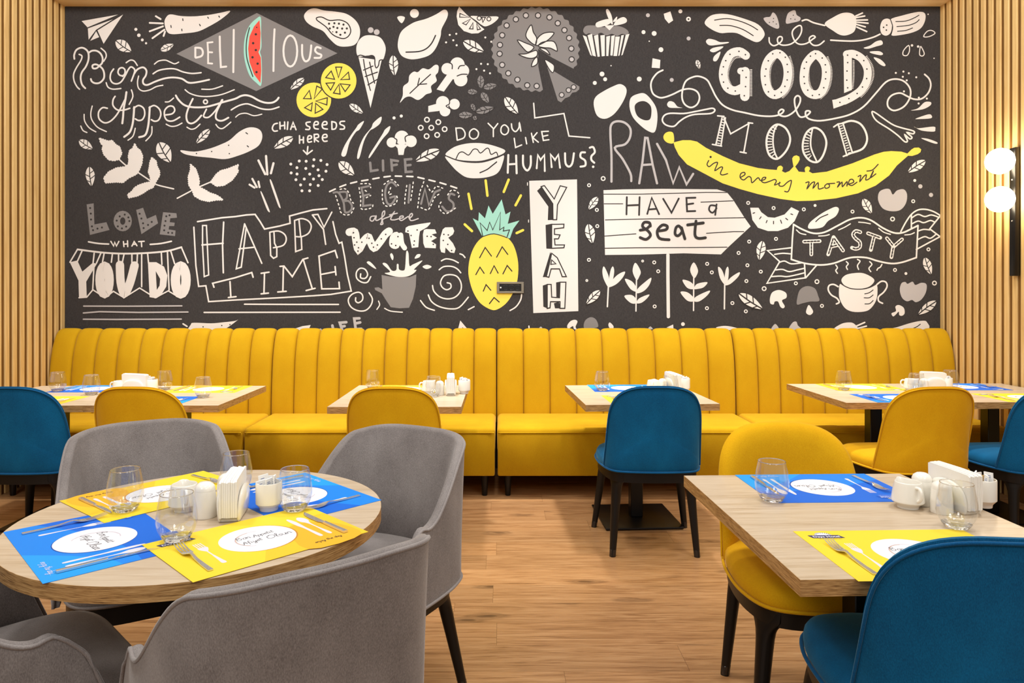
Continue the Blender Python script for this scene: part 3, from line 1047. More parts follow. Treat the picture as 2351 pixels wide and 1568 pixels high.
l 20 w: 278,-85 290,80; 210,-45 270,78; 345,-20 322,70
f w: 315,150 330,145 405,360 400,380 380,340; 230,245 245,250 310,405 300,415 280,380
l 18 w: 155,120 195,195; 130,172 175,200; 210,145 220,195
#
x 14 w 56 46: 850,235 975,180 1080,150 1190,130 1380,98 1500,97 1600,100 1653,108 1763,135 1863,160 1998,205
s 18 g: 885,245 930,245 975,330 990,420 1040,405 1050,360 1020,320 975,320 1005,290 1000,240 940,240
l 18 g: 1205,185 1135,200 1155,280 1150,365 1220,355; 1145,275 1205,260; 1572,175 1560,335
s 18 g: 1450,185 1410,150 1365,180 1350,260 1370,340 1410,345 1445,280 1395,290
l 19 g: 1673,345 1708,210 1743,360 1798,240 1843,220
s 19 g: 1973,265 1938,255 1923,300 1963,340 1958,395 1908,415 1863,370
x 10 w 14 24: 905,270 940,380 950,420 990,445 1040,435 1070,380; 945,215 990,210 1025,250 1040,310 1065,340; 1115,200 1130,300 1130,380 1160,395 1230,380 1240,345; 1130,165 1210,165 1220,200; 1170,225 1200,245; 1180,290 1220,270
x 10 w 14 24: 1325,220 1325,300 1335,340 1370,368 1440,345 1460,300 1450,265; 1340,170 1410,128 1470,180; 1400,200 1380,260 1420,250; 1545,180 1530,280 1525,365; 1603,150 1593,230 1578,330
x 10 w 14 24: 1643,380 1663,240 1683,190 1698,145; 1728,180 1768,240 1808,190 1868,205; 1673,380 1733,400 1768,350 1793,290 1848,250; 1853,330 1833,370 1858,415 1903,432 1988,380; 1913,265 1943,225 1988,230 2018,265 1998,300
s 11 p: 1265,455 1225,460 1215,490 1240,500 1270,455 1265,490 1290,490 1340,450 1345,410 1325,430 1320,500 1310,530 1330,525 1330,485 1400,455 1435,415 1400,480 1430,490 1470,480 1510,470 1510,455 1485,460 1480,485 1500,495 1540,470 1560,460 1568,480
s 11 p: 1390,445 1460,430; 1568,480 1595,450 1590,432 1570,450 1575,490 1600,495 1648,478
#
s 70 w: 1028,600 1075,600 1090,680 1110,755 1150,690 1195,645 1215,680 1250,740 1300,690 1350,620 1385,592
S 55 w: 1420,650 1450,625 1465,660 1450,720 1415,710
s 44 w: 1490,625 1500,700 1525,742
p w: 1530,600 1535,560 1560,545 1668,525 1758,512 1755,525 1728,555 1663,592 1655,640 1648,735 1590,742 1580,690 1565,610
p w: 1698,580 1720,572 1798,575 1813,610 1768,620 1815,650 1763,680 1808,710 1805,745 1708,740 1693,700 1690,620
p w: 1868,575 1890,557 1958,555 1972,590 1960,620 1918,650 1960,700 1984,750 1972,788 1935,782 1893,738 1888,788 1855,780 1843,745 1845,650
d k 7: 1065,605 1070,650 1095,690 1075,715 1110,740 1105,770 1140,690 1205,655 1230,700 1245,735 1280,715 1315,660 1355,620 1407,705 1445,720 1465,640 1555,590 1728,637 1763,640 1783,710 1878,620 1918,625 1873,675 1913,710 1948,765 1638,580 1583,630 1613,680 1608,715
#
p g: 1318,985 1400,1000 1568,1005 1630,980 1625,1090 1600,1200 1565,1280 1480,1285 1400,1275 1350,1200 1320,1150 1260,1120 1255,1100 1290,1095 1325,1115
f w: 1345,970 1395,955 1330,890 1340,875 1370,890 1410,945 1450,940 1455,890 1470,890 1475,935 1515,945 1530,915 1540,775 1560,790 1568,900 1600,890 1680,855 1670,875 1610,935 1632,940 1600,975 1540,1000 1450,1000
f w: 1395,800 1410,790 1425,820 1418,852 1402,830; 1185,875 1205,862 1240,890 1270,930 1235,915; 1616,830 1638,800 1668,800 1658,825 1623,838; 1686,910 1728,893 1768,912 1723,932
#
s 12 w: 1130,975 1130,1010 1170,1015 1192,980 1170,935 1125,925 1092,960 1095,1015 1140,1050 1190,1050 1220,1000
s 12 w: 1085,1190 1085,1220 1110,1235 1145,1210 1145,1165 1110,1140 1050,1160 1018,1210 1040,1270 1100,1305 1170,1305 1220,1260 1235,1200 1205,1145
s 10 w: 1290,1220 1300,1255 1275,1295; 1345,1285 1400,1310 1505,1320
#
l 24 p: 875,1440 885,1485; 965,1485 942,1415 1000,1410; 955,1450 985,1445; 1118,1375 1072,1377 1085,1473 1135,1470; 1080,1422 1125,1412
p w: 545,1485 545,1465 590,1450 605,1445 680,1435 660,1485
d p 12: 768,1478
T 940 380
#
s 12 w: 340,1055 370,1065 372,1100 335,1118 295,1095 280,1050 310,995 370,982 430,1000 465,1060 460,1130 410,1185 340,1200 270,1180 220,1130 208,1080
s 12 w: 170,1165 200,1225 270,1270 370,1290 450,1275 530,1185; 100,1215 150,1275 225,1303; 530,1297 582,1270; 268,938 310,910 380,908 430,930 462,965; 288,858 330,840 390,850 440,875; 455,795 480,805 500,828; 905,1305 960,1270 1000,1210 1010,1160
#
p t: 570,475 620,500 625,420 680,475 712,360 750,435 830,305 865,440 910,415 885,525 990,495 935,570 905,655 820,640 700,640 655,635 620,570
l 9 k: 660,635 635,515 700,585 722,510 750,580 820,420 812,580 850,555 845,590 900,580 880,640
f y: 530,950 545,830 590,720 660,645 760,620 850,630 920,690 960,780 980,900 970,1040 930,1150 870,1240 790,1295 730,1295 640,1240 580,1150 545,1050
s 8 k: 660,640 760,615 880,650
l 10 k: 632,830 682,738 738,815; 785,825 835,732 885,800; 598,982 635,915 672,970; 728,972 762,902 798,968; 842,975 880,900 922,950; 665,1130 690,1072 732,1122; 720,1243 762,1188 808,1228
l 22 y: 686,135 702,272; 893,128 849,238; 532,255 558,390; 1003,270 955,358; 498,530 563,590; 1022,582 965,608
#
p w: 1078,138 1508,125 1520,1310 1115,1328
p k: 1148,228 1205,176 1303,300 1292,490 1245,492 1250,370; 1225,535 1285,523 1280,750 1232,748; 1268,778 1200,1005 1255,1002 1300,870; 1200,1080 1245,1065 1252,1290 1205,1270; 1320,1052 1357,1045 1352,1205 1322,1190; 1300,1240 1345,1225 1360,1285 1310,1285
p w: 1185,190 1215,182 1303,302 1357,183 1415,197 1332,355 1325,488 1292,488 1290,345
L 10 k: 1185,190 1215,182 1303,302 1357,183 1415,197 1332,355 1325,488 1292,488 1290,345
p w: 1280,530 1390,528 1388,560 1305,570 1305,620 1355,625 1340,660 1305,660 1310,715 1395,715 1390,740 1280,745
L 10 k: 1280,530 1390,528 1388,560 1305,570 1305,620 1355,625 1340,660 1305,660 1310,715 1395,715 1390,740 1280,745
p w: 1280,790 1330,830 1412,1000 1375,1000 1350,930 1275,930 1255,1005 1232,1000 1265,860
L 10 k: 1280,790 1330,830 1412,1000 1375,1000 1350,930 1275,930 1255,1005 1232,1000 1265,860; 1280,850 1318,885 1272,890
p w: 1240,1070 1275,1070 1280,1185 1350,1190 1355,1050 1408,1050 1398,1285 1355,1285 1355,1225 1270,1225 1265,1280 1240,1285
L 10 k: 1240,1070 1275,1070 1280,1185 1350,1190 1355,1050 1408,1050 1398,1285 1355,1285 1355,1225 1270,1225 1265,1280 1240,1285
#
l 8 w: 1062,155 1062,178; 1072,490 1072,510
p w: 435,1480 458,1395 530,1480
l 12 w: 1075,1445 1078,1475
p k: 470,1480 478,1455 505,1480
f w: 1420,1440 1450,1400 1490,1388 1512,1405 1495,1450 1505,1475 1480,1470 1470,1445 1430,1470
d p 12: 1182,1462
T 1340 380
#
p w: 178,222 350,215 700,210 1200,215 1285,240 1300,255 1345,310 1447,470 1502,548 1300,735 1235,800 900,790 500,802 192,805
l 8 k: 180,258 500,258 850,250 1100,242 1287,243; 185,345 352,345; 1055,330 1345,318; 195,490 600,480 1000,478 1447,470; 190,635 470,615; 1105,610 1350,595 1440,595; 192,745 500,740 1000,738 1290,735
l 16 k: 388,285 385,440; 503,285 498,445; 388,360 500,355; 572,435 612,290 678,438; 590,395 655,390; 715,300 790,425 855,298; 1005,290 924,292 930,412 1003,410; 925,350 985,342
s 15 k: 1185,362 1140,360 1128,400 1160,425 1195,385; 1195,350 1183,445
s 25 k: 600,545 590,515 545,512 530,550 580,590 600,630 560,665 508,648; 590,548 560,572 508,582; 665,590 740,577 750,545 705,537 662,590 682,655 768,668; 880,560 910,660; 1010,500 1000,620 1030,655 1095,650
S 24 k: 858,545 885,590 850,632 822,615 830,560
l 26 k: 935,535 1075,517
l 30 w: 757,805 757,1000 761,1360
#
f w: 222,1095 180,1020 168,950 182,908 215,970 228,1020; 225,1060 240,950 262,908 275,950 262,1030 240,1080; 222,1095 250,1040 310,980 372,955 350,1010 290,1070
l 13 w: 222,1090 213,1270
f w: 440,950 465,875 512,950 500,1000 475,1030; 370,1022 430,1040 470,1090 475,1135 420,1110; 608,1010 590,1075 540,1130 480,1150 485,1110 550,1050; 365,1175 430,1165 470,1200 470,1240 420,1235; 588,1160 570,1195 520,1235 475,1238 500,1195
l 12 w: 475,1020 470,1310; 990,1005 988,1305
f w: 957,940 990,872 1028,940 1015,990 990,1012; 888,1030 950,1042 988,1075 988,1112 930,1100; 1112,1050 1080,1095 1030,1110 992,1110 1020,1065; 870,1140 930,1140 985,1185 988,1222 930,1215; 1132,1125 1110,1170 1040,1222 992,1220 1010,1180
f w: 1268,1070 1225,1010 1208,915 1240,935 1265,1000; 1265,1060 1275,950 1295,910 1305,950 1295,1040; 1272,1075 1320,1010 1400,960 1390,1000 1320,1065
l 13 w: 1268,1065 1265,1290
o w 13 9: 48,178 118,400 122,546 47,849 634,872 670,952 638,1268 1110,885 1152,962 1108,1284 1479,337 1488,685 1393,787 1472,898 1463,1040 1337,1238 1458,1312
o w 17 10: 175,118
o w 8 9: 530,860 28,1035
d w 11: 85,12
b w 62: 125,285 45,395
b w 85: 40,528 78,700
b w 68: 145,1125 25,1245
b w 88: 1395,1155 1605,1290
#
f g: 5,1465 10,1400 60,1365 110,1385 130,1450 70,1465
f w: 222,1435 235,1412 268,1445 262,1470 235,1465
f p: 580,1470 600,1448 622,1472
p w: 745,1458 805,1430 808,1470
d w 17: 893,1427
f w: 1190,1460 1260,1443 1340,1452 1420,1480 1300,1480
T 1740 380
#
p w: -70,380 5,380 30,420 90,465 150,470 240,440 300,375 370,410 330,500 270,560 180,590 90,590 0,560 -50,490
l 9 k: 15,480 28,462; 74,515 82,495; 140,525 140,502; 203,492 213,520; 250,475 267,489; 296,436 312,442; -45,430 -30,425
f w: 450,560 470,510 560,440 640,395 700,372 728,395 700,455 630,500 580,555 490,570
s 10 k: 520,505 560,470 628,440
o w 13 9: 140,383 412,395 850,415 1396,322 162,660 1533,755 1232,940 25,955 340,1060 575,1263
o w 17 10: 1210,482 55,1108 530,1045 1587,1058
d w 13: 513,360 1410,135 1330,972
d p 19: 1460,188 1556,265
f p: 1080,310 1090,240 1140,212 1185,215 1212,262 1250,225 1310,215 1340,260 1330,340 1280,400 1200,412 1120,385
b w 75: 945,302 1020,430
b w 80: 40,680 10,850
b w 72: 1498,830 1555,980
b w 72: 1600,1220 1440,1340
#
s 15 w: 320,530 400,575 500,610 600,600 720,540 830,485 930,470 1020,495 1120,560 1220,605 1300,605 1380,570 1440,540
s 15 w: 300,845 420,880 560,895 680,880 790,840 870,825 980,830 1080,860 1200,882 1300,870 1420,830
l 14 w: 320,530 310,650 300,845; 1440,540 1425,830
s 13 w: 1285,595 1330,510 1380,440 1440,400 1510,395 1580,415 1640,450
l 13 w: 1380,440 1380,560; 1638,455 1545,570 1638,640 1425,755
s 12 w: 1385,470 1440,440 1500,460 1560,445 1630,468; 1385,525 1440,500 1490,515 1550,495 1590,510; 1440,590 1490,575 1545,580; 1440,665 1500,640 1550,655 1600,620
l 13 w: 300,740 85,765 195,865 80,1060 430,1010 525,900; 418,885 425,1005
s 12 w: 150,800 220,790 290,795; 195,870 240,860 300,885 400,875; 160,940 220,935 280,955 350,940 415,925; 120,1000 200,995 260,1000 340,985 420,965
s 10 w: 345,580 380,610 430,622; 725,580 780,555 830,525; 905,510 960,515 1010,525; 1085,565 1130,600 1190,620; 1320,625 1370,620 1405,605; 545,635 600,632 640,622
#
l 33 w: 415,685 555,680; 480,690 480,800; 680,645 632,800; 680,645 765,765; 655,730 720,715; 990,610 1100,650; 1045,635 1015,760; 1160,655 1220,730 1295,665; 1215,735 1200,825
s 33 w: 920,600 880,590 855,620 875,655 915,690 915,735 880,750 845,740
x 12 k 17 13: 415,685 555,680; 480,700 480,800; 675,660 635,795; 688,660 765,765; 660,729 715,716; 990,610 1100,650; 1043,645 1015,760; 1160,655 1215,722; 1235,715 1295,665; 1215,745 1200,825; 920,600 880,590 855,620 875,655 915,690 915,735 880,750 845,740
#
s 11 w: 700,895 715,920 700,945 715,970; 795,865 812,885 795,910 805,935; 895,845 918,862 895,900 905,935; 1005,865 1025,890 998,925 1015,955; 1115,890 1100,915 1080,925 1070,942
f w: 740,1065 800,1095 850,1112 940,1112 1010,1095 1065,1065 1075,1140 1060,1220 1010,1290 950,1315 850,1315 780,1280 735,1200 728,1130
f w: 750,1030 790,985 870,968 950,970 1030,1010 1045,1045 1000,1090 920,1110 850,1108 780,1080
s 9 k: 742,1060 790,1090 850,1110 940,1112 1010,1095 1065,1065
s 8 k: 960,1155 1000,1145 1035,1120; 955,1190 1000,1190 1035,1165; 962,1245 1005,1242 1035,1215
s 14 w: 720,1090 680,1070 640,1080 632,1120 660,1165 710,1195 730,1230 705,1245; 1070,1070 1110,1042 1150,1050 1160,1090 1130,1140 1085,1180 1085,1220 1120,1240
f p: 1275,1120 1290,1060 1325,1048 1345,1065 1390,1045 1415,1075 1470,1055 1515,1070 1510,1140 1470,1205 1420,1230 1385,1210 1340,1222 1295,1190
f w: 108,1190 130,1140 190,1120 250,1145 255,1190 215,1215 240,1265 225,1285 200,1270 180,1225 150,1225 140,1250 110,1240
f g: 355,1180 380,1115 440,1085 510,1105 540,1170 548,1220 470,1225 400,1240 350,1250
f w: 455,1255 485,1290 495,1320 470,1345 440,1335 432,1310
f w: 1200,1330 1240,1310 1235,1270 1265,1255 1310,1280 1318,1330 1295,1352 1270,1345 1265,1315 1240,1340 1215,1358
#
f p: 115,1485 155,1425 190,1480; 280,1480 310,1415 345,1405 360,1440 398,1480
f w: 690,1475 740,1430 800,1413 860,1420 890,1475; 1160,1478 1250,1455 1380,1415 1480,1397 1520,1410 1515,1475
l 14 w: 885,1445 960,1412; 900,1465 975,1445
s 8 k: 1390,1468 1430,1450 1460,1428
'''
WALL_Y = 5.45
XL, XR = -3.36, 3.385
TOP = 3.564
KW = WALL_Y / 1622.0

# ------------------------------------------------------------ the setting
b = MB()
b.box(-5.0, 5.0, -1.5, 6.0, -0.06, 0.0)
props(b.build('floor', M['floor'], smooth=0), 'oak laminate floor with long boards and dark knots', None, None, 'structure')
b = MB()
b.box(XL - .3, XR + .3, WALL_Y + 0.004, WALL_Y + 0.16, 0, 3.9)
props(b.build('wall_back', M['mural'], smooth=0), 'back wall behind the chalkboard mural', None, None, 'structure')
b = MB()
b.box(XL - .3, XR + .3, 5.14, WALL_Y + .16, TOP, TOP + .12)
props(b.build('ceiling', M['soffit'], smooth=0), 'wooden soffit along the top of the mural', None, None, 'structure')


def slat_wall(name, x, sgn, label):
    """sgn: direction into the room"""
    mb = MB()
    yb = 1.6
    mb.box(min(x - sgn * .14, x - sgn * .010), max(x - sgn * .14, x - sgn * .010), yb, WALL_Y + .1, 0, TOP, 1)
    y = WALL_Y - 0.004
    while y > yb + .1:
        mb.rbox(min(x, x - sgn * .03), max(x, x - sgn * .03), y - .042, y, 0.0, TOP, .002, 1, 0)
        y -= 0.0768
    return props(mb.build(name, [M['slat'], M['slatback']], smooth=0), label, None, None, 'structure')


slat_wall('wall_left', XL, 1, 'left side wall of vertical pine slats')
slat_wall('wall_right', XR, -1, 'right side wall of vertical pine slats behind the lamp')
for nm, x, s, lb in (('baseboard_left', XL, 1, 'left'), ('baseboard_right', XR, -1, 'right')):
    b = MB()
    b.rbox(min(x, x + s * .016), max(x, x + s * .016), 1.62, 4.62, 0.0, .125, .003, 1)
    props(b.build(nm, M['slatback'], smooth=0), 'brown wooden baseboard on the %s slatted wall' % lb, None, None, 'structure')

# ------------------------------------------------------------ mural
art = Draw('wgpkytr', lambda px, py, z: ((px - 1150) * KW, WALL_Y - .0016 - z, 1.38 + (665 - py) * KW), 0.00012)
# scalloped pie
pc = (940 + 1135 / 3.92, 445 / 3.92)


def pie(a):
    s = 1 + .022 * math.cos(a * 34)
    return (pc[0] + 392 / 3.92 * s * math.cos(a), pc[1] + 376 / 3.92 * s * math.sin(a))


a0, a1 = math.radians(28), math.radians(80)
angs = [a1 + (2 * PI + a0 - a1) * i / 150 for i in range(151)]
art.fill([(940 + 1158 / 3.92, 440 / 3.92), (940 + 1160 / 3.92, 600 / 3.92)] + [pie(a) for a in angs] + [(940 + 1285 / 3.92, 520 / 3.92)], 'g')
draw_script(art, '''
T 940 0
d p 22: 958,175 1048,140 1157,140 1260,157 1335,210 1395,272 1437,343 1457,438 1460,535 875,230 835,318 815,405 812,485 835,585 890,660 972,718 1060,768 1145,775
o k 24 9: 958,175 1048,140 1157,140 1260,157 1335,210 1395,272 1437,343 1457,438 1460,535 875,230 835,318 815,405 812,485 835,585 890,660 972,718 1060,768 1145,775
f w: 1130,405 1060,350 1050,300 1095,225 1115,290 1145,345; 1140,410 1150,350 1210,300 1300,295 1260,350 1200,390; 1160,415 1200,380 1300,375 1330,460 1270,435 1210,430; 1170,435 1230,445 1265,495 1220,470; 1120,425 1070,470 1020,430 972,362 1050,390; 1140,455 1150,500 1110,525 1050,520 985,490 1050,485; 1150,515 1150,575 1100,600 1115,545
S 9 k: 1130,405 1060,350 1050,300 1095,225 1115,290 1145,345; 1140,410 1150,350 1210,300 1300,295 1260,350 1200,390; 1160,415 1200,380 1300,375 1330,460 1270,435 1210,430; 1170,435 1230,445 1265,495 1220,470; 1120,425 1070,470 1020,430 972,362 1050,390; 1140,455 1150,500 1110,525 1050,520 985,490 1050,485; 1150,515 1150,575 1100,600 1115,545
''', 0, 0)
draw_script(art, MURAL, 0, 0)
ob = art.mb.build('wall_mural', [INK[c] for c in 'wgpkytr'] + [M['mural']], smooth=0, recalc=False)
me = ob.data
# the printed sheet itself
bm = bmesh.new()
bm.from_mesh(me)
vs = [bm.verts.new(p) for p in ((XL, WALL_Y - .0015, 0.02), (XR, WALL_Y - .0015, 0.02), (XR, WALL_Y - .0015, TOP), (XL, WALL_Y - .0015, TOP),
                                (XL, WALL_Y + .002, 0.02), (XR, WALL_Y + .002, 0.02), (XR, WALL_Y + .002, TOP), (XL, WALL_Y + .002, TOP))]
for q in ((0, 1, 2, 3), (7, 6, 5, 4), (4, 5, 1, 0), (5, 6, 2, 1), (6, 7, 3, 2), (7, 4, 0, 3)):
    f = bm.faces.new([vs[i] for i in q])
    f.material_index = 7
bm.to_mesh(me)
bm.free()
props(ob, 'charcoal chalkboard-style mural of food doodles and hand lettering above the yellow bench', 'mural')

# ------------------------------------------------------------ power outlet on the mural
t = props(empty('power_outlet', (0.0725, WALL_Y - .003, 1.396)), 'triple power socket in a grey frame on the pineapple drawing', 'socket')
b = MB()
for x0, x1, z0, z1 in ((-.104, .104, .028, .044), (-.104, .104, -.044, -.028), (-.104, -.084, -.03, .03), (.084, .104, -.03, .03)):
    b.rbox(x0, x1, -.012, 0, z0, z1, .002, 1)
b.build('frame', M['socketframe'], t)
b = MB()
b.box(-.086, .086, -.007, 0, -.03, .03)
ins_o = b.build('insert', M['darkplastic'], t)
for k in range(3):
    b = MB()
    cx = -.036 + k * .046
    prof = [(.021, -.0085), (.0195, -.0095), (.018, -.0085), (.018, -.0075), (.002, -.0074)]
    b.loft([[(cx + r * math.cos(2 * PI * i / 24), y, r * math.sin(2 * PI * i / 24)) for i in range(24)] for r, y in prof], False, True)
    b.build('socket', M['darkplastic'], ins_o)
b = MB()
b.loft([[(-.074 + r * math.cos(2 * PI * i / 14), y, r * math.sin(2 * PI * i / 14)) for i in range(14)] for r, y in ((.006, -.007), (.006, -.009), (.003, -.0095))], False, True)
b.build('indicator', M['white'], ins_o)

# ------------------------------------------------------------ wall lamp on the right slats
lx = XR
t = props(empty('wall_lamp', (lx, 4.63, 1.47)), 'black bar wall lamp with two lit globes on the right slatted wall', 'lamp')
b = MB()
b.rbox(-.034, -.001, -.026, .026, 0, .84, .003, 2)
bar_o = b.build('bar', M['blackmetal'], t)
for z in (.502, .752):
    g = MB()
    n = 16
    g.lathe([(0.084 * math.sin(PI * i / n) + 1e-5, -.084 * math.cos(PI * i / n)) for i in range(n + 1)], 32, (-.115, 0, z), cap0=False, cap1=False)
    go = g.build('globe', M['globe'], t, 80)
    h = MB()
    h.loft([[(x, r * math.cos(2 * PI * i / 16), z + r * math.sin(2 * PI * i / 16)) for i in range(16)] for x, r in ((-.03, .03), (-.04, .03), (-.05, .022))])
    h.build('holder', M['blackmetal'], go)
for z in (.36, .63):
    b = MB()
    b.loft([[(x, r * math.cos(2 * PI * i / 10), z + r * math.sin(2 * PI * i / 10)) for i in range(10)] for x, r in ((-.033, .005), (-.037, .005), (-.038, .003))])
    b.build('screw', M['steel'], bar_o)

# ------------------------------------------------------------ banquette bench
BX = [(-3.352, -1.703, 10), (-1.699, -.034, 10), (-.028, 1.738, 9), (1.744, 3.375, 10)]
PROF = [(5.215, .40), (5.212, .47), (5.218, .60), (5.232, .76), (5.25, .88), (5.275, .965), (5.305, 1.03), (5.335, 1.064), (5.37, 1.078), (5.405, 1.066), (5.425, 1.02), (5.428, .8)]
names = ['leftmost yellow banquette bench section against the left slatted wall',
         'yellow banquette bench section behind the second table from the left',
         'yellow banquette bench section under the pineapple and signpost drawings',
         'rightmost yellow banquette bench section against the right slatted wall']
SEATY0, SEATY1 = 4.655, 5.225
for (x0, x1, nc), lb in zip(BX, names):
    cx = (x0 + x1) / 2
    t = props(empty('banquette_bench', (cx, 0, 0)), lb, 'bench', 'yellow banquette along the mural wall')
    pr = crom(PROF, False, 3)
    # normals of the profile
    nr = []
    for i in range(len(pr)):
        a, c = pr[max(i - 1, 0)], pr[min(i + 1, len(pr) - 1)]
        d = math.hypot(c[0] - a[0], c[1] - a[1])
        nr.append((-(c[1] - a[1]) / d, (c[0] - a[0]) / d))
    b = MB()
    rings = []
    w = (x1 - x0) / nc
    js = [0, .025, .07, .15, .3, .5, .7, .85, .93, .975]
    cols = [(k + j) for k in range(nc) for j in js] + [nc]
    H = []
    for c in cols:
        f = c - math.floor(c)
        if c == nc:
            f = 0
        u = abs(2 * f - 1)
        e = 0.030 * (1 - u ** 5.0) ** 0.5 + .002
        if c < .15 or c > nc - .15:
            pass
        H.append((x0 - cx + c * w, e - .022))
    for (py, pz), (ny, nz) in zip(pr, nr):
        rings.append([(x, py + ny * e, pz + nz * e) for x, e in H])
    b.loft(rings, False, False, False)
    # close ends and back
    n = len(H)
    o = len(b.v)
    for col in (0, n - 1):
        vs = [b.v[r * n + col] for r in range(len(rings))] + [(H[col][0], 5.44, .4)]
        b.add(vs, [tuple(range(len(vs)))])
    b.build('backrest', M['bench'], t, 60)
    # seat with rounded ends
    g = .003
    b = MB()
    b.rbox(x0 - cx + g, x1 - cx - g, SEATY0, SEATY1, .30, .468, .032, 5)
    # crown the top
    b.v = [(x, y, z + (.012 * max(0, 1 - ((x) / ((x1 - x0) / 2)) ** 6) * max(0, 1 - ((y - 4.95) / .3) ** 4) if z > .44 else 0)) for x, y, z in b.v]
    seat_o = b.build('seat', M['bench'], t, 60)
    b = MB()
    b.rbox(x0 - cx + .006, x1 - cx - .006, SEATY0 - .002, SEATY1, .150, .435, .012, 2)
    b.build('front_panel', M['benchshade'], t)
    b = MB()
    b.tube([(x0 - cx + .03, SEATY0 + .03, .436), (x0 - cx + .012, SEATY0 - .001, .436), (x0 - cx + .03, SEATY0 - .004, .437), (0, SEATY0 - .004, .439), (x1 - cx - .03, SEATY0 - .004, .437), (x1 - cx - .012, SEATY0 - .001, .436), (x1 - cx - .03, SEATY0 + .03, .436)], .0042, 8)
    b.build('piping', M['bench'], seat_o)
    b = MB()
    b.box(x0 - cx + .01, x1 - cx - .01, 5.2, 5.43, .05, .42)
    b.build('back_box', M['benchshade'], t)
    for lx_ in (x0 - cx + .075, x1 - cx - .075):
        for ly in (4.745, 5.36):
            b = MB()
            b.lathe([(.017, 0), (.018, .003), (.026, .152)], 16, (lx_, ly, 0))
            b.build('leg', M['blackwood'], t)
# ------------------------------------------------------------ chairs
def scale_ring(pl, s, z, c=(0, 0), dy=0.0):
    return [(c[0] + (x - c[0]) * s, c[1] + (y - c[1]) * s + dy, z) for x, y in pl]


def mirror(pts):
    return pts + [(-x, y) for x, y in reversed(pts) if abs(x) > 1e-6]


SEATPLAN = crom(mirror([(0, .262), (.15, .256), (.232, .215), (.268, .11), (.270, -.02), (.252, -.14), (.222, -.222), (.16, -.258), (0, -.272)]), True, 5)


def leg_mesh(plan, top, bot, w0=.062, w1=.0145):
    """tapered leg; its flared top runs along the apron of the given plan"""
    k = min(range(len(plan)), key=lambda q: (plan[q][0] - top[0]) ** 2 + (plan[q][1] - top[1]) ** 2)
    a, c = plan[k - 2], plan[(k + 2) % len(plan)]
    d = math.hypot(c[0] - a[0], c[1] - a[1])
    tx, ty = (c[0] - a[0]) / d, (c[1] - a[1]) / d
    b = MB()
    rows = [(0.0, 1.0, .016), (.08, .96, .017), (.115, .82, .0185), (.145, .64, .0205), (.18, .50, .022), (.23, .415, .0225), (.30, .38, .022), (.5, .335, .0195), (1.0, w1 / w0, w1)]
    rings = []
    for f, st, wn in rows:
        wt = w0 * st
        cx = top[0] + (bot[0] - top[0]) * f
        cy = top[1] + (bot[1] - top[1]) * f
        z = top[2] + (bot[2] - top[2]) * f
        sq = [(1, .35), (.8, .8), (.35, 1), (-.35, 1), (-.8, .8), (-1, .35), (-1, -.35), (-.8, -.8), (-.35, -1), (.35, -1), (.8, -.8), (1, -.35)]
        rings.append([(cx + tx * wt * u - ty * wn * v, cy + ty * wt * u + tx * wn * v, z) for u, v in sq])
    b.loft(rings)
    return b


def add_legs(t, plan, spots):
    for top, bot in spots:
        lo = leg_mesh(plan, top, bot).build('leg', M['blackwood'], t, 50)
        b = MB()
        d = [(top[0] - bot[0]) / top[2], (top[1] - bot[1]) / top[2]]
        b.loft([[(bot[0] + d[0] * z + r * math.cos(2 * PI * i / 12), bot[1] + d[1] * z + r * math.sin(2 * PI * i / 12), z) for i in range(12)] for z, r in ((0, .0130), (.004, .0162), (.036, .0168), (.038, .0140))])
        b.build('foot_cap', M['footcap'], lo)


def apron(b, plan, s0, s1, z0, z1):
    o, i = [], []
    prof = [(s0, z0), (s0, z1), (s1, z1), (s1, z0)]
    n = len(plan)
    rings = [scale_ring(plan, s, z) for s, z in prof]
    rings.append(rings[0])
    b.loft(rings, False, False, True)


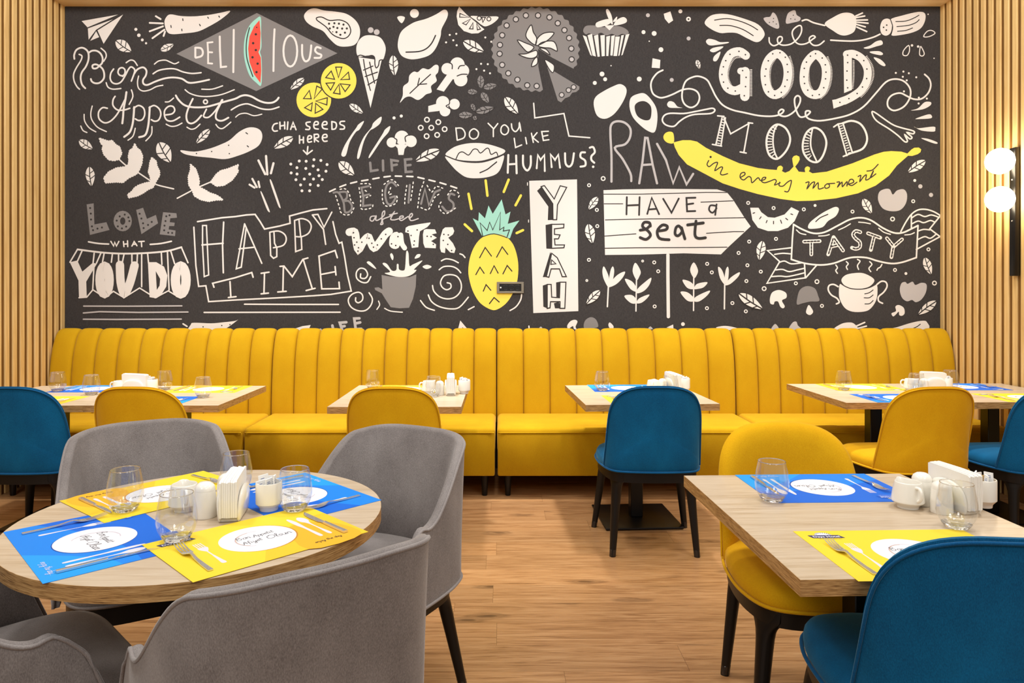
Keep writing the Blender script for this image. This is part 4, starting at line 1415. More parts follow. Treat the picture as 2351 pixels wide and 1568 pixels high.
def dining_chair(seatm, pipem):
    t = empty('dining_chair')
    b = MB()
    cush = [(x * .985, y * (.95 if y < 0 else 1)) for x, y in SEATPLAN]
    b.loft([scale_ring(cush, s, z) for s, z in ((.93, .436), (.975, .438), (.995, .447), (1.0, .458), (.99, .474), (.96, .487), (.90, .496), (.78, .503), (.5, .509), (.2, .511))])
    seat_o = b.build('seat', seatm, t, 60)
    # backrest: a puffed panel that wraps round the back of the seat below and flattens towards its top
    zb, zt = .443, .893
    low = crom([(-.256, -.140), (-.247, -.170), (-.232, -.205), (-.206, -.236), (-.158, -.258), (-.08, -.269), (0, -.271), (.08, -.269), (.158, -.258), (.206, -.236), (.232, -.205), (.247, -.170), (.256, -.140)], False, 6)
    upp = [(.240 * (2 * i / 72 - 1), -.318 + .050 * abs(2 * i / 72 - 1) ** 2.2) for i in range(73)]

    def curve(c, s_):
        f = (s_ + 1) / 2 * 72
        k = max(0, min(71, int(f)))
        f -= k
        return (c[k][0] + (c[k + 1][0] - c[k][0]) * f, c[k][1] + (c[k + 1][1] - c[k][1]) * f)

    def P(s_, h, off):
        w = max(0, h) ** .95
        def at(q):
            q = max(-1, min(1, q))
            a, c = curve(low, q), curve(upp, q)
            return (a[0] + (c[0] - a[0]) * w, a[1] + (c[1] - a[1]) * w)
        x, y = at(s_)
        a, c = at(s_ - .03), at(s_ + .03)
        d = math.hypot(c[0] - a[0], c[1] - a[1])
        nx, ny = -(c[1] - a[1]) / d, (c[0] - a[0]) / d      # towards the sitter
        return (x + nx * off, y + ny * off, zb + (zt - zb) * h)
    hc = .46
    side = [(1.0, .03 + (hc - .03) * i / 8) for i in range(9)]
    for i in range(1, 16):
        a = PI / 2 * i / 16
        side.append((math.cos(a) ** (2 / 3.1), hc + (1 - hc) * math.sin(a) ** (2 / 3.1)))
    out = [(0, 0), (.2, 0), (.4, 0), (.6, 0), (.8, 0), (.93, .0), (.985, .008)] + side + [(0, 1)]
    out = out + [(-a, h) for a, h in reversed(out[1:-1])]
    b = MB()
    TH = .052
    ch = .46
    lv = [1.0, .995, .98, .95, .88, .74, .5, .22]
    rings = []
    for q in lv[::-1]:
        rings.append([P(s_ * q, ch + (h - ch) * q, .006 * q ** 10) for s_, h in out])
    for q in lv:
        th = .012 + (TH - .012) * (1 - q ** 9) ** .5
        rings.append([P(s_ * q, ch + (h - ch) * q, th) for s_, h in out])
    b.loft(rings)
    back_o = b.build('backrest', seatm, t, 60)
    b = MB()
    edge = [k for k in range(len(out)) if out[k][1] > .004]
    b.tube([P(out[k][0] * .965, ch + (out[k][1] - ch) * .965, .0005) for k in edge], .0040, 6)
    b.build('piping', pipem, back_o, 80)
    b = MB()
    b.tube([(x, y, .443) for x, y, z in scale_ring(SEATPLAN, .999, 0)], .0055, 6, True)
    b.build('piping', pipem, seat_o, 80)
    b = MB()
    apron(b, SEATPLAN, .95, .80, .385, .437)
    b.build('frame', M['blackwood'], t)
    add_legs(t, SEATPLAN, [s_ for sx in (1, -1) for s_ in (((.208 * sx, .168, .434), (.262 * sx, .222, 0)), ((.186 * sx, -.186, .434), (.218 * sx, -.232, 0)))])
    return t


ARM_SEAT = crom(mirror([(0, .285), (.14, .280), (.225, .245), (.262, .16), (.262, 0), (.255, -.14), (.21, -.215), (.12, -.25), (0, -.26)]), True, 5)


def arm_chair():
    t = empty('armchair')
    # plan curve of the shell from right front to left front
    half = [(.284, .085), (.291, .03), (.290, -.05), (.281, -.13), (.256, -.208), (.193, -.262), (.10, -.285), (0, -.291)]
    plan = half + [(-x, y) for x, y in reversed(half[:-1])]
    cv = crom(plan, False, 6)
    n = len(cv)
    acc = [0]
    for a, c in zip(cv, cv[1:]):
        acc.append(acc[-1] + math.hypot(c[0] - a[0], c[1] - a[1]))
    L = acc[-1]
    ZB = .405

    def top(u):      # u: 0 at the middle of the back, 1 at the arm front
        if u < .46:
            return .874 - .020 * (max(0, u - .14) / .32) ** 2
        f = min(1, (u - .46) / .45)
        sm = f * f * (3 - 2 * f)
        z = .854 - .209 * min(1, sm) - .006 * math.sin(PI * f)
        if u > .90:
            z += .006 * math.sin((u - .90) / .10 * PI)
            e = max(0, (u - .93) / .07)
            z -= .050 * e ** 2.2
        return z
    TH = .032
    R = []
    for i in range(n):
        u = abs(acc[i] / L * 2 - 1)
        a, c = cv[max(i - 1, 0)], cv[min(i + 1, n - 1)]
        d = math.hypot(c[0] - a[0], c[1] - a[1])
        tx, ty = (c[0] - a[0]) / d, (c[1] - a[1]) / d
        nx, ny = ty, -tx                              # outward
        if nx * cv[i][0] + ny * (cv[i][1] + .02) < 0:
            nx, ny = -nx, -ny
        zt = top(u)
        x, y = cv[i]
        taper = 1.0 if u < .86 else max(.45, 1 - ((u - .86) / .14) ** 2 * .55)

        def q(z, off):
            h = (z - ZB) / .46
            lean = -.055 * h ** 1.3 * max(0, (.1 - y) / .39) ** .8 if y < .1 else 0
            fwd = (.10 * (1 - h * 1.75) if h < .57 else 0) * max(0, (u - .80) / .20) ** 1.5
            fl = 1.01 - .05 * h
            return (x * fl + nx * off, y + ny * off + lean + fwd, z)
        hz = zt - ZB
        r = TH / 2 * taper
        col = []
        for f in (0, .12, .3, .5, .7, .85, .95):
            col.append(q(ZB + (hz - r) * f, 0))
        for k in range(0, 9):
            a_ = PI * k / 8
            col.append(q(zt - r + r * math.sin(a_) * .9, -r + r * math.cos(a_)))
        for f in (.95, .85, .7, .5, .3, .12, 0):
            col.append(q(ZB + (hz - r) * f, -TH * taper - .026 * math.sin(PI * min(1, f * 1.02)) ** .8 * (1 if u < .8 else max(0, (1 - u) / .2))))
        R.append(col)
    b = MB()
    b.loft(R, True, True, True)
    back_o = b.build('backrest', M['grey'], t, 60)
    b = MB()
    # piping follows the outer edge of the top and runs down the fronts
    path = [(c[8][0], c[8][1], c[8][2] + .001) for c in R]
    b.tube([(R[0][k][0] * 1.01, R[0][k][1] + .004, R[0][k][2]) for k in (0, 2, 4, 6)] + path + [(R[-1][k][0] * 1.01, R[-1][k][1] + .004, R[-1][k][2]) for k in (6, 4, 2, 0)], .0048, 6)
    b.tube([(c[0][0] * 1.004, c[0][1] * 1.004, c[0][2] + .003) for c in R], .0048, 6)
    b.build('piping', M['greypipe'], back_o, 80)
    b = MB()
    b.loft([scale_ring(ARM_SEAT, s, z, (0, .03)) for s, z in ((.90, .402), (.96, .405), (.985, .420), (.99, .445), (.975, .468), (.93, .485), (.84, .495), (.6, .502), (.25, .505))])
    seat_o = b.build('seat', M['grey'], t, 60)
    b = MB()
    b.tube([(x, y, .413) for x, y, z in scale_ring(ARM_SEAT, .988, 0, (0, .03))], .005, 6, True)
    b.build('piping', M['greypipe'], seat_o, 80)
    b = MB()
    apron(b, ARM_SEAT, .97, .80, .350, .405)
    b.build('frame', M['blackwood'], t)
    add_legs(t, ARM_SEAT, [s_ for sx in (1, -1) for s_ in (((.205 * sx, .20, .402), (.258 * sx, .245, 0)), ((.196 * sx, -.165, .402), (.245 * sx, -.245, 0)))])
    return t


def place(o, x, y, deg, label, cat, group=None, z=0.0):
    o.location = (x, y, z)
    o.rotation_euler = (0, 0, math.radians(deg))
    for k in ('label', 'category', 'group'):
        if k in o:
            del o[k]
    return props(o, label, cat, group)


ychair = dining_chair(M['yellow'], M['yellowpipe'])
bchair = dining_chair(M['blue'], M['bluepipe'])
gchair = arm_chair()
used = set()


def chair(proto, x, y, deg, label, group):
    o = proto if proto.name not in used else copy_tree(proto)
    used.add(proto.name)
    return place(o, x, y, deg, label, 'chair', group)


GB = 'upholstered chairs facing the banquette'
chair(bchair, -2.475, 3.86, -1, 'blue velvet chair at the far left edge, facing the bench', GB)
chair(ychair, -1.845, 3.86, -2, 'yellow velvet chair behind the left grey armchair, facing the bench', GB)
chair(ychair, -.545, 3.86, -2, 'yellow velvet chair in front of the second small table, under the pineapple drawing', GB)
chair(bchair, .800, 3.885, -1, 'blue velvet chair in the middle of the room, seen from behind', GB)
chair(ychair, 2.185, 3.86, 4, 'yellow velvet chair seen from behind at the right bench table', GB)
chair(bchair, 2.835, 3.86, 3, 'blue velvet chair at the right edge beside the slatted wall', GB)
GN = 'chairs at the near square table'
chair(ychair, 1.018, 2.300, 179, 'yellow velvet chair facing the camera at the near right table', GN)
chair(bchair, 1.037, 1.69, -6, 'large blue velvet chair in the right foreground, back to the camera', GN)
GA = 'grey armchairs around the round table'
chair(gchair, -1.215, 2.465, -149, 'grey velvet armchair behind the round table on the left, facing the camera', GA)
chair(gchair, -.462, 2.345, 151, 'grey velvet armchair behind the round table on the right, seen from its side', GA)
chair(gchair, -.505, 1.585, 38, 'grey velvet armchair in front of the round table, outside of its back to the camera', GA)
chair(gchair, -1.19, 1.66, -45, 'grey velvet armchair cut off by the lower left corner', GA)


# ------------------------------------------------------------ tables
def pedestal(t, h, plate=.455, col=.072):
    b = MB()
    b.rbox(-plate / 2, plate / 2, -plate / 2, plate / 2, .004, .016, .005, 2)
    b.build('base_plate', M['blackmetal'], t)
    b = MB()
    b.rbox(-col / 2, col / 2, -col / 2, col / 2, .0165, h - .008, .003, 1)
    b.build('column', M['blackmetal'], t)
    b = MB()
    b.box(-.16, .16, -.16, .16, h - .0078, h - .0002)
    b.build('top_bracket', M['blackmetal'], t)


def rect_table(x, y, w, d, deg, label, group=None):
    t = place(empty('square_table'), x, y, deg, label, 'table', group)
    b = MB()
    b.box(-w / 2, w / 2, -d / 2, d / 2, .7132, .7500, 0)
    o = b.build('tabletop', M['oak'], t, 0)
    b = MB()
    e = .0008
    rect = lambda k, z: [(-w / 2 - k, -d / 2 - k, z), (w / 2 + k, -d / 2 - k, z), (w / 2 + k, d / 2 + k, z), (-w / 2 - k, d / 2 + k, z)]
    r = [rect(0, .7131), rect(e, .7131), rect(e, .7497), rect(0, .7497)]
    b.loft(r + [r[0]], False, False)
    b.build('edge_band', M['oakedge'], o, 0)
    pedestal(t, .713)
    return t


GT = 'square tables along the banquette'
rect_table(-2.640, 4.235, .735, .785, 0, 'oak square table at the far left end of the bench', GT)
rect_table(-1.905, 4.235, .733, .785, 0, 'oak square table joined to the leftmost bench table', GT)
rect_table(-.573, 4.225, .72, .86, 0, 'oak square table at the bench below the pineapple drawing', GT)
rect_table(.815, 4.275, .745, .79, 3, 'oak square table at the bench behind the middle blue chair', GT)
rect_table(2.285, 4.335, .735, .785, 1, 'oak square table at the bench right of the middle, with a dark column showing', GT)
rect_table(3.011, 4.350, .712, .785, 1, 'oak square table at the far right end of the bench', GT)
rect_table(1.008, 1.977, .745, .86, 2, 'near oak square table in the right foreground')

t = place(empty('round_table'), -.830, 1.985, 0, 'round oak table set for four in the left foreground', 'table')
b = MB()
R_ = .486
b.lathe([(R_, .7132), (R_, .75)], 96)
o = b.build('tabletop', M['oak'], t, 40)
b = MB()
pr = [(R_ - .0002, .7131), (R_ + .0008, .7131), (R_ + .0008, .7497), (R_ - .0002, .7497), (R_ - .0002, .7131)]
b.lathe(pr, 96, cap0=False, cap1=False)
b.build('edge_band', M['oakedge'], o, 40)
pedestal(t, .713, .5, .08)
# ------------------------------------------------------------ place mats
TZ = .7502          # table top
GL = {  # single-stroke handwriting: list of strokes on a 1-high grid, advance
    'B': ([[(0, 0), (.08, 1)], [(.0, .9), (.35, 1.05), (.5, .8), (.1, .55), (.55, .4), (.4, .02), (-.05, .02)]], .72),
    'O': ([[(.5, 1), (.1, .75), (.08, .2), (.45, 0), (.85, .3), (.85, .8), (.45, 1.02), (.3, .8)]], 1.0),
    'A': ([[(-.2, .1), (.0, 0), (.35, 1), (.5, 0)], [(.0, .45), (.55, .5)]], .72),
    'o': ([[(.3, .5), (.05, .35), (.1, .02), (.35, .05), (.4, .4), (.2, .5), (.5, .42)]], .5),
    'n': ([[(0, .5), (.05, 0)], [(.05, .3), (.25, .5), (.35, .3), (.35, 0), (.5, .1)]], .55),
    'p': ([[(0, .5), (-.05, -.45)], [(0, .35), (.25, .52), (.4, .25), (.2, 0), (0, .1)]], .5),
    'e': ([[(0, .25), (.35, .3), (.25, .5), (.03, .35), (.1, 0), (.42, .12)]], .46),
    't': ([[(.15, .95), (.1, .05), (.3, .08)], [(-.1, .62), (.4, .66)]], .42),
    'i': ([[(0, .5), (.02, .02), (.2, .1)], [(.03, .75), (.05, .79)]], .28),
    'f': ([[(.4, .9), (.2, 1), (.1, .6), (.05, -.4)], [(-.1, .45), (.3, .5)]], .42),
    'y': ([[(0, .5), (.1, .08), (.35, .1), (.4, .5)], [(.4, .5), (.3, -.4), (.05, -.45), (.1, -.2), (.5, .1)]], .56),
    'l': ([[(0, .1), (.25, .9), (.1, 1), (.05, .1), (.25, .05)]], .3),
    's': ([[(.35, .45), (.12, .5), (.08, .3), (.32, .15), (.2, 0), (0, .05)]], .42),
    'u': ([[(0, .5), (.05, .05), (.3, .05), (.38, .5), (.4, 0), (.5, .08)]], .56),
    'j': ([[(.1, .5), (.05, -.4), (-.2, -.4)], [(.12, .72), (.14, .76)]], .28),
    'h': ([[(0, 1), (.02, 0)], [(.02, .3), (.22, .5), (.35, .3), (.35, 0), (.48, .08)]], .52),
    'd': ([[(.4, .45), (.1, .5), (.05, .1), (.3, .02), (.42, .4), (.42, 1), (.42, .05), (.5, .05)]], .56),
    'a': ([[(.38, .45), (.1, .5), (.05, .1), (.28, .02), (.4, .45), (.4, .05), (.52, .08)]], .54),
    '.': ([[(.05, .0), (.07, .04)]], .22),
    ' ': ([], .4),
}


def write(dr, txt, x, y, h, w, c, ang=0.0, slant=.12):
    ca, sa = math.cos(ang), math.sin(ang)
    cx = 0.0
    lv = dr.lv
    for ch in txt:
        st, adv = GL[ch]
        for s in st:
            pts = []
            for px, py in s:
                u, v = (cx + px + slant * py) * h, py * h
                pts.append((x + u * ca - v * sa, y + u * sa + v * ca))
            dr.lv = lv
            dr.stroke(pts, w, c, True, cap=False)
        cx += adv
    return cx * h


def font_fill(dr, txt, x, y, h, c, bold=True):
    cu = bpy.data.curves.new('lettering', 'FONT')
    cu.body = txt
    cu.size = h
    cu.resolution_u = 2
    if bold:
        cu.offset = h * .022
    o = bpy.data.objects.new('lettering', cu)
    COL.objects.link(o)
    dg = bpy.context.evaluated_depsgraph_get()
    dg.update()
    me = o.evaluated_get(dg).to_mesh()
    z = dr._z()
    dr.mb.add([dr.place(x + v.co.x, y + v.co.y, z) for v in me.vertices], [tuple(p.vertices) for p in me.polygons], dr.idx[c])
    o.evaluated_get(dg).to_mesh_clear()
    bpy.data.objects.remove(o)
    bpy.data.curves.remove(cu)


MW, MD = .448, .316


def mat_mesh(kind):
    inks = ['base', 'band', 'deep', 'white', 'ring', 'rim', 'ink', 'navy', 'silver', 'sun']
    if kind == 'yellow':
        cols = {'base': rgb(238, 207, 50), 'band': rgb(236, 192, 44), 'deep': rgb(232, 174, 40), 'navy': rgb(58, 56, 100), 'rim': rgb(190, 132, 44)}
    else:
        cols = {'base': rgb(6, 100, 210), 'band': rgb(12, 128, 228), 'deep': rgb(22, 152, 238), 'navy': rgb(8, 88, 200), 'rim': rgb(10, 70, 160)}
    cols.update({'white': rgb(226, 226, 232), 'ring': rgb(196, 184, 196), 'ink': rgb(52, 48, 56), 'silver': rgb(216, 213, 222), 'sun': rgb(246, 236, 150)})
    mats = [plain('mat_%s_%s' % (kind, k), cols[k], .55, spec=.3) for k in inks]
    d = Draw(inks, lambda u, v, z: (u, v, z), .00003, 4)
    d.lv = 0
    hw, hd = MW / 2, MD / 2
    TH = .0007
    d.mb.box(-hw, hw, -hd, hd, 0, TH, 0)
    d.place = lambda u, v, z: (u, v, TH + z)
    # large pale sweeps of the print
    if kind == 'blue':
        d.fill([(-hw, -hd), (hw, -hd), (hw, .04)] + [(hw - MW * i / 12, .04 + .03 * math.sin(i / 12 * 2.6) - .14 * (i / 12) ** 1.4) for i in range(1, 13)], 'band')
        d.fill([(.0, -hd), (hw, -hd), (hw, .0)] + [(hw - .224 * i / 8, -.0 + .012 * math.sin(i / 8 * PI) - hd * (i / 8) ** 1.3) for i in range(1, 8)], 'deep')
    else:
        d.fill([(-.06, -hd), (hw, -hd), (hw, .06)] + [(hw - .28 * i / 10, .06 + .03 * math.sin(i / 10 * 2.6) - .21 * (i / 10) ** 1.5) for i in range(1, 10)], 'band')
        d.fill([(.05, -hd), (hw - .02, -hd), (hw - .03, -.02), (.10, .02)], 'deep', True)
    lv = d.lv

    def disc(r, c, dx=0, dy=0):
        d.dot((dx, dy), r, c, seg=48)
    disc(.0950, 'rim', .0022, -.0014)
    disc(.0935, 'white')
    d.stroke([(.055 * math.cos(math.radians(a)), .055 * math.sin(math.radians(a))) for a in range(70, 250, 10)], .0022, 'ring', True, cap=False)
    d.stroke([(.053 * math.cos(math.radians(a)), .053 * math.sin(math.radians(a))) for a in range(95, 235, 10)], .0012, 'rim' if kind == 'yellow' else 'ring', True, cap=False)
    write(d, 'Bon', -.046, .014, .021, .0015, 'ink', .05)
    write(d, 'Appetit', -.004, .012, .017, .0015, 'ink', .05)
    write(d, 'Afiyet', -.046, -.022, .018, .0015, 'ink', .05)
    write(d, 'Olsun', .016, -.026, .024, .0015, 'ink', .05)
    # printed cutlery
    d.lv = lv
    x = -.128
    d.stroke([(x, -.085), (x, -.02), (x, .01)], .0035, 'silver', False)
    d.fill([(x - .006, -.09), (x - .0045, -.075), (x - .0018, -.03), (x + .0018, -.03), (x + .0045, -.075), (x + .006, -.09), (x + .004, -.098), (x - .004, -.098)], 'silver', True)
    d.fill([(x - .0018, .0), (x - .010, .018), (x - .010, .032), (x + .010, .032), (x + .010, .018), (x + .0018, .0)], 'silver', True)
    for k in range(4):
        xx = x - .0084 + k * .0056
        d.stroke([(xx, .028), (xx, .066)], .0028, 'silver', False)
    x = .123
    d.fill([(x - .0065, .07), (x - .0075, .02), (x - .004, -.02), (x - .0055, -.09), (x, -.10), (x + .0055, -.09), (x + .004, -.02), (x + .006, .02), (x + .006, .05), (x + .001, .078)], 'silver', True)
    x = .150
    d.fill([(x, .074), (x - .0105, .06), (x - .0115, .036), (x - .004, .014), (x - .0022, -.03), (x - .0055, -.088), (x, -.10), (x + .0055, -.088), (x + .0022, -.03), (x + .004, .014), (x + .0115, .036), (x + .0105, .06)], 'silver', True)
    # logo, top left
    lx, ly = -.196, .104
    hh = .020
    d.fill([(lx + .014 + .022 * (1 - math.cos(PI * i / 12)), ly + hh + .020 * math.sin(PI * i / 12)) for i in range(13)], 'sun' if kind == 'blue' else 'white')
    for i in range(1, 12):
        a = PI * i / 12
        d.stroke([(lx + .036 - .016 * math.cos(a), ly + hh + .014 * math.sin(a)), (lx + .036 - .0225 * math.cos(a), ly + hh + .0205 * math.sin(a))], .0016, 'navy', False, cap=False)
    d.fill([(lx - .006, ly + hh), (lx + .074, ly + hh), (lx + .082, ly), (lx - .000, ly)], 'navy')
    font_fill(d, 'Days Hotel', lx + .003, ly + .0045, .0152, 'white')
    font_fill(d, 'ISTANBUL ESENYURT', lx + .012, ly - .0085, .0062, 'navy' if kind == 'yellow' else 'white', False)
    # wish, bottom right
    write(d, 'enjoy the day...', .085, -.136, .012 if kind == 'yellow' else .015, .0011, 'ink' if kind == 'yellow' else 'white', 0.0)
    return d.mb.build('place_mat', mats, None, 0, recalc=False)


mats = {'yellow': mat_mesh('yellow'), 'blue': mat_mesh('blue')}
mat_used = set()


def put(proto, used_set, x, y, z, deg, label, cat, group=None):
    o = proto if proto.name not in used_set else copy_tree(proto)
    used_set.add(proto.name)
    o.location = (x, y, z)
    o.rotation_euler = (0, 0, math.radians(deg))
    for k in ('label', 'category', 'group'):
        if k in o:
            del o[k]
    return props(o, label, cat, group)


# ------------------------------------------------------------ cutlery
def make_fork():
    t = empty('fork')
    b = MB()
    # handle: flat squared bar, along +y; back end at y=-.105
    st = [(-.105, .0058, .0015), (-.104, .0060, .0016), (-.06, .0052, .0016), (-.02, .0040, .0034), (.0, .0032, .0070), (.012, .0034, .0082)]
    b.loft([[(-w, y, z - .0012), (w, y, z - .0012), (w, y, z + .0014), (-w, y, z + .0014)] for y, w, z in st])
    b.build('handle', M['steel'], t, 30)
    b = MB()
    st = [(.010, .0034, .0080), (.018, .0085, .0062), (.026, .0118, .0040), (.034, .0125, .0028), (.044, .0125, .0024)]
    b.loft([[(-w, y, z), (-w * .4, y, z - .0012), (w * .4, y, z - .0012), (w, y, z), (w, y, z + .0012), (w * .4, y, z + .0002), (-w * .4, y, z + .0002), (-w, y, z + .0012)] for y, w, z in st])
    for k in range(4):
        x = -.0103 + k * .00687
        st = [(.042, .0021, .0022), (.06, .0019, .0030), (.078, .0016, .0058), (.094, .0009, .0100)]
        b.loft([[(x - w, y, z), (x + w, y, z), (x + w, y, z + .0013), (x - w, y, z + .0013)] for y, w, z in st])
    b.build('tines', M['steel'], t, 30)
    return t


def make_knife():
    t = empty('knife')
    b = MB()
    st = [(-.112, .0062, .0), (-.111, .0066, .0), (-.05, .0058, .0), (-.012, .0050, .0), (-.008, .0046, .0005)]
    b.loft([[(-w, y, z + .0004), (w, y, z + .0004), (w * 1.0, y, z + .0052), (w * .5, y, z + .0062), (-w * .5, y, z + .0062), (-w, y, z + .0052)] for y, w, z in st])
    b.build('handle', M['steel'], t, 30)
    b = MB()
    st = [(-.010, -.0045, .0040), (.004, -.0050, .0042), (.012, -.0088, .0046), (.05, -.0095, .0050), (.08, -.0072, .0052), (.096, -.0030, .0050), (.106, .0032, .0044)]
    b.loft([[(x0, y, .0012), (x1, y, .0008), (x1, y, .0036), (x0, y, .0018)] for y, x0, x1 in st])
    b.build('blade', M['steel'], t, 30)
    return t


FORK, KNIFE = make_fork(), make_knife()
cut_used = set()


def setting(x, y, deg, kind, where, fork=True, knife=True, z=0.0, fo=(-.172, -.022, 2), ko=(.178, -.012, 0), grp='place mats with printed plates'):
    """deg: heading of the reader's up direction (0 = +Y)"""
    put(mats[kind], mat_used, x, y, TZ + z, deg, '%s place mat with printed plate %s' % (kind, where), 'place mat', grp)
    a = math.radians(deg)

    def loc(u, v):
        return x + u * math.cos(a) - v * math.sin(a), y + u * math.sin(a) + v * math.cos(a)
    zz = TZ + z + .0013
    if fork:
        p = loc(fo[0], fo[1])
        put(FORK, cut_used, p[0], p[1], zz, deg + fo[2], 'steel fork on the %s mat %s' % (kind, where), 'fork', 'table forks')
    if knife:
        p = loc(ko[0], ko[1])
        put(KNIFE, cut_used, p[0], p[1], zz, deg + ko[2], 'steel knife on the %s mat %s' % (kind, where), 'knife', 'table knives')


# round table: reader directions point to the table centre
setting(-1.022, 1.782, -46, 'blue', 'at the front left of the round table', z=0)
setting(-.627, 2.160, 135, 'blue', 'at the back right of the round table', z=.0, fo=(-.150, -.03, 4))
setting(-1.050, 2.176, -129, 'yellow', 'at the back left of the round table', z=.0012)
setting(-.614, 1.786, 45, 'yellow', 'at the front right of the round table', z=.0012, fo=(-.170, -.02, -1))
# near square table
setting(1.024, 2.250, 182, 'blue', 'at the far side of the near square table')
setting(.990, 1.690, 2, 'yellow', 'at the near side of the near square table')
# tables along the bench
setting(-2.570, 4.490, 180, 'blue', 'on the bench side of the leftmost table')
setting(-2.650, 4.012, 0, 'yellow', 'on the chair side of the leftmost table')
setting(-1.850, 4.470, 180, 'yellow', 'on the bench side of the second bench table')
setting(-1.990, 4.004, 0, 'blue', 'on the chair side of the second bench table')
setting(-.600, 4.480, 180, 'yellow', 'on the bench side below the pineapple drawing')
setting(.798, 4.520, 182, 'blue', 'on the bench side, behind the middle blue chair', fork=False)
setting(.828, 4.058, 3, 'yellow', 'on the chair side, behind the middle blue chair', knife=False)
setting(2.325, 4.565, 181, 'yellow', 'on the bench side of the table right of middle')
setting(2.325, 4.105, 1, 'blue', 'on the chair side of the table right of middle', knife=False)
setting(2.985, 4.580, 181, 'blue', 'on the bench side of the far right table', knife=False)
setting(3.070, 4.125, 1, 'yellow', 'on the chair side of the far right table', knife=False)


# ------------------------------------------------------------ glassware
def make_glass():
    t = empty('drinking_glass')
    out = crom([(.026, .0), (.031, .003), (.0375, .014), (.0450, .030), (.0485, .046), (.0482, .062), (.0455, .084), (.0420, .104), (.0395, .117)], False, 4)
    inn = [(max(r - .0016, 0), z) for r, z in out if z > .016]
    b = MB()
    prof = [(r, z) for r, z in out] + [(.0388, .1176)] + inn[::-1] + [(.030, .0125), (.012, .0105), (.0005, .0105)]
    b.lathe(prof, 40, cap0=True, cap1=True)
    b.build('bowl', M['glass'], t, 50)
    b = MB()
    # thick cut foot with facets
    b.lathe([(.0255, .0006), (.030, .0035), (.036, .0128), (.028, .0118), (.010, .0100), (.0004, .0100)], 14)
    b.build('base', M['glassbase'], t, 20)
    b = MB()
    b.tube([(.0388 * math.cos(2 * PI * i / 40), .0388 * math.sin(2 * PI * i / 40), .1174) for i in range(40)], .0011, 6, True)
    b.build('rim', M['glassbase'], t, 60)
    return t


GLASS = make_glass()
gl_used = set()


def glass(x, y, label, z=TZ):
    put(GLASS, gl_used, x, y, z + .0002, 0, label, 'glass', 'stemless drinking glasses')


ZM = TZ + .0022
glass(-1.066, 2.005, 'drinking glass on the yellow mat at the back left of the round table', ZM)
glass(-.812, 1.770, 'drinking glass at the front of the round table, where blue and yellow mats meet', ZM)
glass(-.830, 2.215, 'drinking glass behind the napkin holder on the round table')
glass(-.587, 2.012, 'drinking glass at the right of the round table, in front of the blue mat', ZM)
glass(.8075, 2.105, 'drinking glass at the left front corner of the blue mat on the near square table', TZ + .001)
glass(1.205, 1.868, 'drinking glass in front of the white china on the near square table', TZ + .001)
glass(-2.745, 4.375, 'drinking glass at the far left end of the bench tables', TZ + .001)
glass(-2.455, 4.235, 'drinking glass just left of the second chair from the left', TZ)
glass(-2.115, 4.440, 'drinking glass right of the leftmost napkin holder', TZ + .001)
glass(-1.737, 4.120, 'drinking glass near the right end of the left bench tables', TZ + .001)
glass(-.812, 4.480, 'drinking glass peeking over the yellow chair below the pineapple', TZ + .001)
glass(-.398, 4.170, 'drinking glass in front of the creamer below the pineapple', TZ)
glass(.632, 4.405, 'drinking glass on the blue mat left of the middle blue chair', TZ + .001)
glass(1.016, 4.230, 'drinking glass in front of the napkins behind the middle blue chair', TZ)
glass(2.150, 4.430, 'drinking glass at the left of the table right of the middle', TZ + .001)
glass(2.535, 4.310, 'drinking glass left of the white napkins on the right bench tables', TZ)
glass(2.850, 4.480, 'drinking glass right of the white napkins on the right bench tables', TZ)


# ------------------------------------------------------------ white china and paper
def make_jug():
    t = empty('creamer_jug')
    b = MB()
    n = 40
    prof = crom([(.028, 0), (.0285, .005), (.034, .012), (.0425, .018), (.0430, .024), (.0400, .046), (.0360, .068), (.0345, .074)], False, 3)
    prof += [(.0330, .075), (.0315, .073), (.0350, .046), (.036, .024), (.015, .020), (.0005, .020)]
    rings = []
    for r, z in prof:
        ring = []
        for i in range(n):
            a = 2 * PI * i / n
            s = math.exp(-((a - PI) / .34) ** 2) * max(0, (z - .050) / .024) if z > .050 else 0
            rr = r + .009 * s
            ring.append((rr * math.cos(a), rr * math.sin(a), z + .003 * s))
        rings.append(ring)
    b.loft(rings)
    b.build('body', M['china'], t, 60)
    b = MB()
    path = crom([(.0355, 0, .064), (.049, 0, .065), (.057, 0, .053), (.054, 0, .036), (.0415, 0, .027)], False, 5)
    b.tube(path, .0045, 10)
    b.build('handle', M['china'], t, 60)
    return t


def make_shaker():
    t = empty('salt_shaker')
    b = MB()
    b.lathe([(.027, 0), (.0280, .003), (.0265, .04), (.0245, .062), (.0240, .064)], 32)
    b.build('body', M['china'], t, 50)
    b = MB()
    b.lathe([(.0240, .0642), (.0236, .070), (.020, .078), (.012, .0835), (.003, .085), (.0003, .085)], 32)
    b.build('dome', M['china'], t, 50)
    return t


def make_cup():
    t = empty('sugar_cup')
    b = MB()
    b.lathe([(.025, 0), (.026, .008), (.028, .011), (.0365, .021), (.0365, .078), (.0355, .080), (.0335, .080), (.0330, .024), (.02, .019), (.0004, .018)], 36)
    b.build('body', M['china'], t, 40)
    return t


